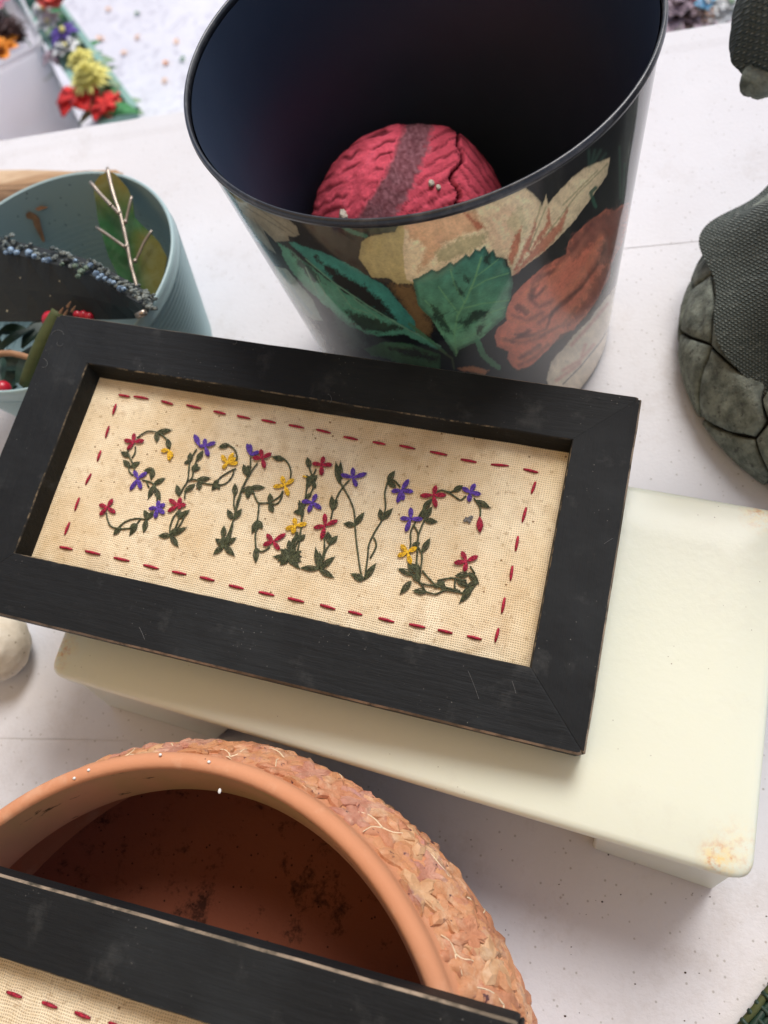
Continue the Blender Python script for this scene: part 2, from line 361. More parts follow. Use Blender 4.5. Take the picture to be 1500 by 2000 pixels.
# faint scratches and grit on the table
TS = [(1210, 486, 1372, 470), (0, 1441, 250, 1446), (1060, 1740, 1150, 1680)]
GRIT = Mat('dark_grit', .9, .1); GRIT.col((.07, .05, .04))
for x0, y0, x1, y1 in TS[:2]:
    a, b = at(x0, y0, -.0006), at(x1, y1, -.0006); n = (b-a).cross(Vector((0, 0, 1))).normalized()*.00018
    P = [a+n, b+n, b-n, a-n]
    part('scratch', *prism([p+Vector((0, 0, .00025)) for p in P], P), plain('scratch_grey', (.59, .575, .58)), tb)
gv, gf = [], []
for k in range(46):
    u, v = random.uniform(0, 1500), random.uniform(300, 2000)
    if k < 28: u, v = random.gauss(1200, 160), random.gauss(1800, 130)
    p = at(u, v, -.0005); s = random.choice([.0002, .0003, .0003, .0005])
    q = sphere(p, (s*random.uniform(.8, 2), s, s*.6), 6, 4); gv, gf = join((gv, gf), q)
part('grit', gv, gf, GRIT, tb, kind='stuff')

# =================================================================== WASTEBASKET
def circ_from(pts, z):
    P = np.array([list(at(u, v, z))[:2] for u, v in pts]); A = np.c_[2*P, np.ones(len(P))]; s, *_ = np.linalg.lstsq(A, (P**2).sum(1), rcond=None)
    return s[:2], math.sqrt(s[2]+s[0]**2+s[1]**2)
HB = .242
rimp = [(450, 0), (410, 43), (385, 97), (363, 173), (362, 207), (370, 260), (387, 307), (410, 340), (443, 370), (493, 397), (560, 420), (610, 430), (693, 438), (777, 431), (800, 426), (904, 409), (994, 371), (1077, 329), (1147, 281), (1216, 218), (1268, 149), (1296, 80), (1303, 21)]
bc_, br = circ_from(rimp, HB); BRB = br*.865
bx, by = float(bc_[0]), float(bc_[1])
bk = thing('wastebasket', (bx, by, 0), 'tall round black wastebasket printed with roses and green leaves', 'wastebasket')
# outer skin with the floral print, painted per vertex
NT, NH = 1500, 300
th = np.linspace(0, 2*np.pi, NT, endpoint=False); hh = np.linspace(0, 1, NH)
TT, HHH = np.meshgrid(th, hh); rad = BRB+(br*.988-BRB)*HHH**1.0; ZZ = .003+(HB-.006)*HHH
PX = np.c_[(bx+rad*np.cos(TT)).ravel(), (by+rad*np.sin(TT)).ravel(), ZZ.ravel()]
U, Vv = pix(PX)
# hidden half: mirror the visible half's pattern
front = (-np.cos(TT)*(bx)-np.sin(TT)*(by)).ravel()      # facing the camera foot
phi0 = math.atan2(-by, -bx)
dth = (TT-phi0+np.pi) % (2*np.pi)-np.pi
dth2 = np.where(np.abs(dth) > np.pi*.5, np.sign(dth)*(np.pi-np.abs(dth)), dth)
Tm = phi0+dth2
PXm = np.c_[(bx+rad*np.cos(Tm)).ravel(), (by+rad*np.sin(Tm)).ravel(), ZZ.ravel()]
U, Vv = pix(PXm)
def vnoise(x, y, s, seed=0):
    x = x/s+seed*17.3; y = y/s+seed*9.1; xi = np.floor(x); yi = np.floor(y); fx = x-xi; fy = y-yi; fx = fx*fx*(3-2*fx); fy = fy*fy*(3-2*fy)
    h = lambda a, b: (np.sin(a*127.1+b*311.7+seed*3.1)*43758.5453) % 1
    return (h(xi, yi)*(1-fx)+h(xi+1, yi)*fx)*(1-fy)+(h(xi, yi+1)*(1-fx)+h(xi+1, yi+1)*fx)*fy
C = np.tile(lin((18, 20, 23)), (len(U), 1)).astype(float)
fine = vnoise(U, Vv, 2.2, 1)*.5+vnoise(U, Vv, 4.5, 2)*.5; med = vnoise(U, Vv, 14, 3); big = vnoise(U, Vv, 45, 4)
C *= (1+1.2*np.clip(fine-.62, 0, 1)*4*med)[:, None]
def c5(p): return [(440+x/3.571, 360+y/3.571) for x, y in p]
def c6(p): return [(800+x/3., 300+y/3.) for x, y in p]
def sdist(P, closed=True):
    P = np.array(P, float); n = len(P); D = np.full(len(U), 1e9); inside = np.zeros(len(U), bool)
    for i in range(n if closed else n-1):
        a, b = P[i], P[(i+1) % n]; e = b-a; L = e@e+1e-9
        t = np.clip(((U-a[0])*e[0]+(Vv-a[1])*e[1])/L, 0, 1); D = np.minimum(D, np.hypot(U-a[0]-t*e[0], Vv-a[1]-t*e[1]))
        if closed:
            cr = ((a[1] > Vv) != (b[1] > Vv)); den = b[1]-a[1] if b[1] != a[1] else 1e-9
            inside ^= cr & (U < (b[0]-a[0])*(Vv-a[1])/den+a[0])
    return np.where(inside, -D, D) if closed else D
def paint(mask, col):
    global C
    mask = np.clip(mask, 0, 1)[:, None]; C = C*(1-mask)+(col if getattr(col, 'ndim', 1) == 2 else lin(col)[None])*mask
def poly(P, col, soft=1.5, jag=0, op=1.):
    d = sdist(P)+(fine-.5)*soft*1.5+(med-.5)*jag; mk_ = np.clip(.5-d/soft, 0, 1)*op; paint(mk_, col)
    global C
    st_ = vnoise(U*.8+Vv*.6, Vv*.8-U*.6, 9, 21)*.5+vnoise((U*.5+Vv*.86)*.35, Vv*.5-U*.86, 5, 22)*.5
    C = C*(1+mk_[:, None]*((.92+.26*np.clip(-d/16, 0, 1)+.34*(st_-.5))[:, None]-1)); return d
def stroke(P, wd, col, op=1., soft=1.5):
    d = sdist(P, False)+(fine-.5)*wd*.7; paint(np.clip((wd-d)/soft+.5, 0, 1)*op, col)
BLK = (18, 20, 22)
# left pale petals
poly(c5([(40, 40), (250, 140), (400, 210), (500, 300), (515, 350), (480, 370), (440, 360), (445, 395), (350, 400), (260, 310), (130, 220)]), (140, 132, 110), 2)
poly(c5([(120, 200), (260, 310), (350, 480), (300, 450), (180, 320)]), (128, 130, 116), 2)
for q in ([(130, 150), (420, 330)], [(160, 120), (480, 345)], [(200, 240), (330, 440)]): stroke(c5(q), 1.2, (105, 98, 80), .6)
poly(c5([(-20, 20), (60, 120), (180, 330), (250, 410), (190, 400), (60, 230)]), (120, 165, 175), 3, op=.8)
poly(c5([(340, 570), (430, 590), (520, 700), (600, 790), (650, 890), (680, 950), (620, 950), (520, 880), (440, 760), (360, 660)]), (150, 166, 152), 2)
stroke(c5([(400, 610), (500, 780), (600, 900)]), 3, (120, 150, 150), .6)
poly(c5([(540, 880), (690, 1080), (710, 1200), (640, 1180), (560, 1000)]), (150, 155, 152), 2)
# fuzzy brown
poly(c5([(1130, 700), (1310, 690), (1440, 960), (1430, 1060), (1330, 1060), (1240, 860)]), (112, 86, 52), 12, 6)
# long leaf, both halves and midrib
poly(c5([(430, 395), (560, 430), (740, 500), (860, 560), (960, 620), (1130, 720), (1230, 840), (1330, 960), (1325, 1030), (1260, 1005), (1100, 900), (900, 790), (700, 650), (560, 520)]), (60, 132, 116), 2.5, 3)
poly(c5([(620, 500), (800, 620), (1000, 730), (1150, 880), (1190, 960), (950, 830), (760, 690)]), (24, 28, 26), 8, 6)
poly(c5([(360, 400), (450, 450), (560, 540), (760, 700), (1000, 860), (1260, 1000), (1500, 1130), (1480, 1150), (1250, 1050), (1050, 1060), (850, 980), (700, 850), (560, 720), (430, 560)]), (88, 150, 120), 3, 4)
poly(c5([(450, 460), (560, 540), (700, 700), (620, 680), (500, 560)]), (30, 45, 42), 6, 6, .85)
poly(c5([(700, 700), (860, 800), (840, 860), (740, 800)]), (100, 150, 125), 5, 3, .6)
poly(c5([(830, 880), (1000, 930), (1240, 1000), (1050, 1040), (900, 980)]), (38, 38, 30), 8, 6, .9)
for q in ([(560, 520), (760, 690), (1000, 850), (1250, 1000), (1500, 1130)], [(640, 640), (700, 780)], [(780, 720), (880, 860), (1000, 900)], [(560, 580), (640, 760)], [(900, 800), (1060, 930)]): stroke(c5(q), 1.3, (118, 160, 128), .8)
poly(c5([(760, 900), (900, 1000), (1000, 1130), (900, 1150), (780, 1020)]), (62, 84, 78), 12, 8, .6)
poly(c5([(970, 1150), (1080, 1105), (1280, 1110), (1500, 1190), (1500, 1300), (1200, 1240), (1020, 1190)]), (62, 105, 68), 3, 4)
poly(c5([(1150, 1150), (1300, 1140), (1500, 1215), (1450, 1240)]), (28, 32, 24), 7, 6)
stroke(c5([(800, 280), (880, 330), (980, 360)]), 4, (60, 110, 90), .9)
poly(c5([(1000, 260), (1230, 265), (1190, 330), (1000, 345)]), (45, 62, 48), 6, 6, .9)
# cream and ochre petals
poly(c5([(950, 400), (1000, 365), (1100, 345), (1180, 335), (1230, 265), (1500, 220), (1520, 600), (1350, 640), (1310, 700), (1190, 690), (1140, 655), (1020, 650), (990, 600), (930, 520)]), (176, 158, 104), 2, 2)
poly(c5([(1250, 290), (1500, 230), (1500, 480), (1420, 560), (1350, 620), (1330, 560), (1400, 500), (1390, 430), (1320, 380)]), (192, 148, 98), 10, 6, .8)
poly(c6([(-30, 395), (300, 325), (670, 195), (720, 230), (770, 290), (775, 310), (800, 240), (812, 300), (850, 250), (940, 150), (1020, 90), (1175, 22), (1160, 120), (1080, 240), (960, 400), (870, 500), (760, 600), (600, 718), (570, 620), (500, 600), (440, 600), (300, 640), (130, 700), (30, 760), (-20, 740), (-40, 600)]), (232, 208, 164), 1.5, 2)
poly(c6([(-30, 400), (380, 325), (440, 440), (320, 470), (200, 530), (110, 640), (50, 700), (90, 560), (60, 510), (0, 500)]), (220, 168, 124), 8, 5, .85)
poly(c6([(450, 380), (560, 300), (640, 330), (650, 440), (590, 560), (500, 560), (460, 470)]), (236, 196, 158), 12, 5, .6)
poly(c6([(150, 580), (300, 490), (450, 470), (430, 540), (300, 600), (180, 640)]), (172, 164, 118), 8, 4, .8)
poly(c6([(560, 400), (650, 300), (700, 420), (650, 520)]), (210, 200, 150), 7, 3, .6)
for P_ in ([(600, 712), (700, 480), (735, 385), (745, 410), (700, 570)], [(610, 712), (740, 540), (880, 400), (925, 315), (900, 440), (800, 560)], [(572, 620), (620, 480), (655, 430), (640, 560), (600, 650)], [(690, 600), (800, 400), (815, 320), (830, 420)], [(300, 330), (440, 430), (400, 440)]): poly(c6(P_), (200, 112, 82), 5, 3, .85)
for q in ([(800, 310), (700, 560)], [(1160, 60), (980, 240), (800, 480)], [(770, 300), (740, 400)], [(1100, 100), (900, 300)]): stroke(c6(q), 1.6, (160, 150, 108), .6)
stroke(c6([(0, 395), (320, 325), (660, 205)]), 1.3, (205, 176, 100), .8)
# centre leaf
LP = c6([(20, 740), (70, 715), (130, 680), (165, 690), (240, 635), (260, 650), (330, 590), (350, 610), (385, 560), (410, 570), (440, 535), (465, 590), (490, 560), (510, 610), (550, 610), (570, 660), (590, 670), (605, 760), (590, 850), (560, 960), (500, 1010), (400, 1100), (290, 1150), (272, 1190), (200, 1080), (120, 960), (50, 890)])
d = sdist(LP)+(fine-.5)*3; g = np.clip((Vv-480)/190, 0, 1)[:, None]; leafc = lin((60, 122, 106))[None]*(1-g)+lin((112, 166, 120))[None]*g
leafc = leafc*(.75+.5*med[:, None])
paint(np.clip(.5-d/1.5, 0, 1), leafc)
paint(np.clip(.5+(d+5)/5, 0, 1)*np.clip(.5-d/1.5, 0, 1)*.55*(big > .35), (20, 45, 42))
for q, wd_ in (([(275, 1170), (262, 1060), (280, 950), (330, 860), (380, 740), (420, 610)], 2.0), ([(290, 940), (220, 850), (170, 780)], 1.3), ([(320, 870), (260, 760), (240, 680)], 1.2), ([(300, 910), (420, 880), (580, 860)], 1.2), ([(270, 1030), (400, 960), (560, 900)], 1.2), ([(350, 800), (450, 740), (580, 700)], 1.2), ([(390, 720), (470, 660), (520, 620)], 1.), ([(265, 1050), (190, 960), (90, 860)], 1.1), ([(275, 1110), (380, 1060), (480, 990)], 1.)): stroke(c6(q), wd_, (122, 176, 122), .8)
for P_ in ([(430, 590), (470, 600), (460, 640), (430, 630)], [(320, 720), (360, 740), (350, 770), (325, 760)], [(290, 990), (380, 930), (460, 920), (440, 960), (330, 1010)], [(380, 1010), (450, 1000), (400, 1060)], [(130, 890), (200, 950), (260, 1060), (200, 1040), (140, 960)], [(260, 740), (330, 840), (300, 840)]): poly(c6(P_), (28, 42, 34), 7, 8, .85)
for k in range(26):
    a = random.Random(k); x = a.uniform(120, 560); y = a.uniform(640, 1080)
    stroke(c6([(x, y), (x+a.uniform(15, 55), y-a.uniform(5, 30))]), .7, (34, 66, 52) if k % 2 else (110, 160, 116), .5)
stroke(c6([(400, 1100), (430, 1180), (480, 1225), (520, 1250)]), 5.5, (82, 140, 100), .95); stroke(c6([(0, 1000), (90, 1070), (210, 1170)]), 3, (75, 120, 82), .9)
stroke(c6([(180, 1150), (250, 1200), (260, 1260)]), 2.2, (90, 100, 70), .7)
poly(c6([(280, 1258), (370, 1242), (465, 1268), (440, 1295), (310, 1275)]), (190, 125, 82), 3, 2)
# rose
poly(c6([(1150, 320), (1200, 330), (1240, 300), (1290, 285), (1285, 420), (1240, 540), (1195, 620), (1170, 720), (1100, 850), (1030, 950), (960, 1030), (880, 1060), (850, 1110), (800, 1160), (700, 1250), (640, 1265), (600, 1250), (570, 1200), (575, 1160), (510, 1130), (495, 1070), (510, 1030), (570, 980), (565, 930), (600, 840), (650, 780), (760, 680), (850, 620), (920, 590), (930, 520), (1000, 440), (1090, 370)]), (212, 120, 92), 1.8, 3)
poly(c6([(930, 560), (960, 480), (1080, 380), (1170, 325), (1290, 295), (1240, 520), (1190, 620), (1110, 640), (1140, 470), (1060, 540), (960, 610)]), (134, 80, 68), 9, 7, .85)
poly(c6([(1170, 620), (1170, 720), (1100, 850), (1000, 960), (930, 1030), (900, 1020), (1000, 900), (1080, 760)]), (138, 76, 64), 9, 6, .7)
for q, wd_ in (([(715, 850), (725, 800), (770, 720), (860, 680)], 4.5), ([(700, 830), (740, 840), (800, 780)], 3), ([(640, 900), (680, 925)], 7), ([(620, 1060), (720, 1060), (800, 1030), (840, 920), (920, 870), (1000, 790), (1110, 640)], 2.2), ([(640, 1080), (780, 1060), (900, 1000), (980, 900)], 3.), ([(600, 1100), (700, 1040)], 4), ([(650, 1200), (760, 1130)], 5), ([(820, 960), (880, 880), (1010, 780)], 3)): stroke(c6(q), wd_, (104, 58, 50), .75, 5)
for q in ([(650, 850), (700, 790), (790, 740)], [(760, 900), (820, 740), (900, 640)], [(580, 960), (660, 1000), (760, 960)], [(540, 1100), (680, 1090), (800, 1080)], [(900, 850), (1020, 700), (1120, 480)], [(620, 1220), (760, 1180), (830, 1090)]): stroke(c6(q), 3, (230, 134, 96), .55, 5)
for q, wd_ in (([(1020, 470), (1000, 560), (900, 640), (840, 760)], 7), ([(1120, 480), (1060, 640), (940, 780), (820, 900)], 8), ([(780, 700), (690, 800), (680, 900), (740, 960)], 6), ([(960, 900), (860, 1010), (720, 1080)], 6), ([(1080, 760), (960, 930), (860, 1040)], 5), ([(700, 1180), (820, 1100), (900, 1040)], 6)): stroke(c6(q), wd_, (236, 150, 116), .30, 9)
for q, wd_ in (([(1060, 420), (960, 560), (860, 650)], 4), ([(1140, 560), (1030, 740), (880, 900), (760, 990)], 4), ([(820, 640), (730, 740), (700, 850), (760, 900), (840, 860)], 3.5), ([(560, 1090), (660, 1110), (790, 1070)], 3.5), ([(610, 950), (690, 980), (780, 930)], 4), ([(640, 1240), (740, 1190), (810, 1120)], 3.)): stroke(c6(q), wd_, (96, 50, 46), .5, 7)
# lily bottom right, dark streaks at right
poly(c6([(800, 1330), (830, 1220), (950, 1080), (1060, 970), (1130, 870), (1215, 760), (1260, 700), (1250, 900), (1200, 1060), (1190, 1200), (1000, 1420), (850, 1420)]), (216, 198, 172), 2, 2)
for q in ([(950, 1120), (1060, 1000), (1160, 880)], [(900, 1270), (1000, 1210), (1080, 1120)], [(1010, 1180), (1030, 1120)], [(860, 1330), (1000, 1230)]): stroke(c6(q), 3.2, (198, 122, 105), .6, 5)
stroke(c6([(900, 1350), (1000, 1250), (1120, 1100), (1180, 1000)]), 1.1, (60, 50, 45), .9)
stroke(c6([(1090, 200), (1060, 230), (1090, 310)]), 3.2, (50, 92, 72), .9)
for q in ([(1050, -20), (1052, 75)], [(1085, -20), (1065, 60)], [(1120, -20), (1080, 50)], [(1150, 0), (1120, 40)], [(1230, -40), (1235, 260)], [(1260, 60), (1250, 280)], [(1180, 640), (1190, 720), (1150, 800)], [(1230, 600), (1200, 760)]): stroke(c6(q), 2.2, (62, 92, 76), .65, 4)
C = np.clip(C*(.80+.2*fine[:, None]+.30*vnoise(U, Vv, 26, 12)[:, None]*vnoise(U, Vv, 9, 13)[:, None]+.08), 0, 1)
# upper right rim zone off to the right
idx = np.arange(NT*NH).reshape(NH, NT); a = idx[:-1]; b = np.roll(idx, -1, 1)[:-1]; c_ = np.roll(idx, -1, 1)[1:]; d_ = idx[1:]
faces = np.stack([a, b, c_, d_], -1).reshape(-1, 4)
def fastmesh(name, V, Fq, mat, parent, colors=None, smooth=True, attr=None):
    inv = np.array(MW[parent].inverted()); V = (np.c_[V, np.ones(len(V))]@inv.T)[:, :3]
    me = bpy.data.meshes.new(name); me.vertices.add(len(V)); me.vertices.foreach_set('co', V.astype(np.float32).ravel())
    me.loops.add(Fq.size); me.loops.foreach_set('vertex_index', Fq.astype(np.int32).ravel()); me.polygons.add(len(Fq))
    me.polygons.foreach_set('loop_start', np.arange(0, Fq.size, 4, dtype=np.int32))
    me.update(calc_edges=True); me.materials.append(mat.m)
    me.polygons.foreach_set('use_smooth', [smooth]*len(Fq))
    if colors is not None:
        ca = me.color_attributes.new('Col', 'FLOAT_COLOR', 'POINT'); ca.data.foreach_set('color', np.c_[colors, np.ones(len(colors))].astype(np.float32).ravel())
    if attr is not None:
        for k, v in attr.items():
            at_ = me.attributes.new(k, 'FLOAT', 'POINT'); at_.data.foreach_set('value', v.astype(np.float32))
    me.validate()
    o = bpy.data.objects.new(name, me); COL.objects.link(o); o.parent = parent; MW[o] = MW[parent]; return o
fastmesh('printed_wall', PX, faces, PR, bk, C)
# inner wall + floor
ri = br-.0035; rbi = BRB-.003
V, Fc = lathe([(ri, HB-.002)]+[(rbi+(ri-rbi)*t, .006+(HB-.008)*t) for t in (.8, .6, .4, .2, .05)]+[(rbi-.003, .006), (.05, .0065), (.0005, .0065)], (bx, by), 128)
part('inner_wall', V, Fc, BK, bk, smooth=True)
V, Fc = lathe([(BRB-.0005, .010), (BRB-.0002, .004), (BRB-.0006, .001), (BRB-.004, 0), (.01, 0)], (bx, by), 128); part('base_ring', V, Fc, BK, bk, smooth=True)
pr = []
for k in range(10):
    a = 2*math.pi*k/9.; pr.append((br-.0013+.0015*math.cos(a), HB-.001+.0028*math.sin(a)))
V, Fc = lathe(pr, (bx, by), 160); part('rim', V, Fc, BR_, bk, smooth=True)

# ---- red ball in the basket
bz = .077; bcn = at(800, 456, bz); RBALL = .0725
nu, nv = 260, 180
ph, thh = np.meshgrid(np.linspace(0, 2*np.pi, nu, endpoint=False), np.linspace(.01, np.pi-.01, nv))
D = np.c_[(np.sin(thh)*np.cos(ph)).ravel(), (np.sin(thh)*np.sin(ph)).ravel(), np.cos(thh).ravel()]
ev = (np.array([0, 0, 1]))
# local frame facing the lens: q0 toward camera, qx image right, qy image up
q0 = CAM-np.array(bcn); q0 /= np.linalg.norm(q0); qx = RW@np.array([1, 0, 0]); qx -= q0*(qx@q0); qx /= np.linalg.norm(qx); qy = np.cross(q0, qx)
x, y, zf = D@qx, D@qy, D@q0
lx = x*np.cos(.25)+y*np.sin(.25); ly = -x*np.sin(.25)+y*np.cos(.25)
nzv = vnoise(lx*100+300, ly*100+300, 7, 5); nz2 = vnoise(lx*100, ly*100, 2.5, 6)
xb = -.40+.62*y-.42*(y-.35)**2+.05*nz2; bw_ = .20-.05*y+.03*nzv-.015; band = (np.abs(x-xb) < bw_)
cre = np.abs(x-.42-.035*np.sin(y*11)-.03*np.sin(y*23)) < .018
arc = np.where(x > .42, np.sin((y*.9+(x-.42)*1.1+nzv*.07)*62), np.where(x > xb, np.sin(((x+.2)*.75-y*.9-.5*(x+.1)**2+nzv*.04)*64), np.sin((y*.9-x*.30+nzv*.06)*64)))
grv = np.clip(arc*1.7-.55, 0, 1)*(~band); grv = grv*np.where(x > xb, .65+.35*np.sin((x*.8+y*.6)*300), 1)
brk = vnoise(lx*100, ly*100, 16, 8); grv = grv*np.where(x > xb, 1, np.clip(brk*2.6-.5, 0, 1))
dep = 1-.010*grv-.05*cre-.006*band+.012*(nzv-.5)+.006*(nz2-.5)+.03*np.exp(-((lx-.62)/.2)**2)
ax = np.array([1.06, 1.0, .98])
bl = thing('red_ball', (bcn.x, bcn.y, .0065), 'red wrinkled decorative ball with a purple grey band lying in the wastebasket', 'ball')
PB = np.array(bcn)+D*(RBALL*dep)[:, None]
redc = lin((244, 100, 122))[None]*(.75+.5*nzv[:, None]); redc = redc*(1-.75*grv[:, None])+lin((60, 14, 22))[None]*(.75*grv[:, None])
bandc = lin((128, 96, 104))[None]*(.45+1.1*nz2[:, None]*(.6+.6*np.abs(np.sin(lx*70+nzv*3)))[:, None]); bf = np.clip((bw_-np.abs(x-xb))/.05+.35*(nz2-.5), 0, 1)[:, None]*.9; Cb = redc*(1-bf)+bandc*bf; Cb = np.where(cre[:, None], lin((90, 10, 24))[None], Cb)
idx = np.arange(nu*nv).reshape(nv, nu); fq = np.stack([idx[:-1], np.roll(idx, -1, 1)[:-1], np.roll(idx, -1, 1)[1:], idx[1:]], -1).reshape(-1, 4)
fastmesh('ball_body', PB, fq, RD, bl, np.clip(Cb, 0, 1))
def ballpt(px_, py_):   # point on the ball seen at pixel
    r = RW@_ray(px_, py_); r /= np.linalg.norm(r); oc = CAM-np.array(bcn); b_ = r@oc; c0 = oc@oc-(RBALL*1.0)**2; return CAM+r*(-b_-math.sqrt(max(b_*b_-c0, 0)))
for (u, v, s) in ((672, 420, .0035), (842, 358, .0022), (856, 366, .0018)):
    p = ballpt(u, v); V, Fc = sphere(p, (s, s*1.4, s*.8), 8, 6, lambda q: 1+.4*noise.noise(q*3)); part('lint', V, Fc, plain('grey_lint', (.42, .38, .32)), bl)

# =================================================================== CREAM BOX
HX = .088
def inter(p, q):
    L1 = np.cross([*p[0], 1], [*p[1], 1]); L2 = np.cross([*q[0], 1], [*q[1], 1]); x = np.cross(L1, L2); return x[:2]/x[2]
bkL = ((1235, 945), (1500, 990)); frL = ((95, 1318), (1445, 1722)); lfL = ((120, 1235), (92, 1310)); rtL = ((1505, 1380), (1478, 1690))
TCn = [inter(lfL, bkL), inter(bkL, rtL), inter(rtL, frL), inter(frL, lfL)]
Tt = [at(*p, HX) for p in TCn]
cbx = sum((t for t in Tt), Vector())/4
box = thing('storage_box', (cbx.x, cbx.y, 0), 'upturned cream plastic storage box with rusty corners under the embroidered frame', 'box')
def rquad(Q, r, k, z):   # rounded quad outline
    out = []; n = 4
    for i in range(4):
        p = Q[i]; a = (Q[i-1]-p).normalized(); b = (Q[(i+1) % 4]-p).normalized(); p0 = p+a*r; p1 = p+b*r
        for j in range(k+1):
            t = j/k; q = p0*(1-t)**2+p*2*t*(1-t)+p1*t*t; out.append(Vector((q.x, q.y, z)))
    return out
def inset(Q, s):
    c = sum(Q, Vector())/4; ex = (Q[1]-Q[0]).normalized(); ey = (Q[3]-Q[0]).normalized()
    sg = [(1, 1), (-1, 1), (-1, -1), (1, -1)]; return [q+ex*s*a+ey*s*b for q, (a, b) in zip(Q, sg)]
rings = []
prof = [(.0, .000), (.0, .006), (.012, .030)]
K = 7
rs = [(inset(Tt, .022), .012, 0.0), (inset(Tt, .016), .014, .0), (inset(Tt, .0150), .014, .003), (inset(Tt, .012), .014, .040), (inset(Tt, .0085), .014, HX-.022), (inset(Tt, .0035), .014, HX-.014), (inset(Tt, .0005), .014, HX-.009), (inset(Tt, .0003), .014, HX-.006), (inset(Tt, .0009), .010, HX-.0022), (inset(Tt, .0026), .009, HX-.0006), (inset(Tt, .005), .008, HX), (inset(Tt, .03), .010, HX), (inset(Tt, .06), .008, HX)]
rings = [rquad(Q, r, K, z) for Q, r, z in rs]
# subdivide each ring's long edges for colour detail
def dense(r, m=10):
    out = []
    n = len(r)
    for i in range(n):
        a, b = r[i], r[(i+1) % n]; L = (b-a).length
        kk = m*3 if (i % (K+1)) == K else 1
        for j in range(kk): out.append(a.lerp(b, j/kk))
    return out
rings = [dense(r) for r in rings]
V, Fc = loft(rings, True, True, True)
cs = []
for v in V:
    s = 0
    for kk, (q, rad_, st) in enumerate(((Tt[2]+(Tt[0]-Tt[2]).normalized()*.012, .016, .8), (Tt[3], .024, .7), (Tt[1], .02, .5))):
        dd = (Vector((v[0], v[1], 0))-Vector((q.x, q.y, 0))).length; s = max(s, st*max(0, 1-dd/rad_)**1.2*(1.6 if v[2] > HX-.02 else .8))
    lf = (Tt[0]-Tt[3]).normalized(); dl = abs((Vector(v)-Tt[3]).cross(lf).length)
    cs.append(min(1, s))
mk = None
for q_, rad_, st_ in ((at(1405, 1678, HX), .011, 1.), (at(1440, 1655, HX), .016, .35), (at(1452, 1690, HX-.004), .010, .5), (at(112, 1268, HX-.002), .018, 1.), (at(102, 1298, HX-.005), .014, 1.), (at(1492, 1005, HX), .014, .7)):
    vd = BX.n('ShaderNodeVectorMath'); vd.operation = 'DISTANCE'; BX.l(BX.tc.outputs['Object'], vd.inputs[0]); vd.inputs[1].default_value = (q_.x-cbx.x, q_.y-cbx.y, q_.z)
    m_ = BX.mul(BX.mask(vd.outputs['Value'], rad_, rad_*.15), st_); mk = m_ if mk is None else BX.mul(mk, m_, 'MAXIMUM')
rn = BX.noise(230, 5, .75); mk2 = BX.mul(mk, BX.mask(rn, .40, .62)); BX.col(BX.mix(mk2, BX_c, BX.mix(BX.mask(BX.noise(300, 3), .45, .6), (.78, .62, .30), (.62, .24, .04))))
part('box_shell', V, Fc, BX, box, smooth=True, colors=np.array([[c]*3 for c in cs]))
# bottom lip of the upturned box: a flange that flares out at both ends of the front, with a gap between
def lerpf(t): return Tt[3].lerp(Tt[2], t)
exx = (Tt[2]-Tt[3]).normalized(); out_ = Vector((exx.y, -exx.x, 0));
if out_.dot(Tt[3]-Tt[0]) < 0: out_ = -out_
for bl_, br_, tl_, tr_ in (((210, 1377), (425, 1444), (150, 1336), (455, 1422)), ((1157, 1657), (1393, 1738), (1162, 1634), (1438, 1714))):
    rr_ = []
    for t in np.linspace(0, 1, 7):
        t = float(t); o_ = at(*bl_, 0).lerp(at(*br_, 0), t); u_ = at(*tl_, HX-.010).lerp(at(*tr_, HX-.010), t)-out_*.0012
        rr_.append([u_, o_.lerp(u_, .12), o_, o_-out_*.016, Vector((u_.x, u_.y, u_.z))-out_*.02])
    V, Fc = loft(rr_, True, True, True); part('side_flange', V, Fc, BX, box, smooth=False, colors=np.zeros((len(V), 3)), bevel=.002, seg=3)

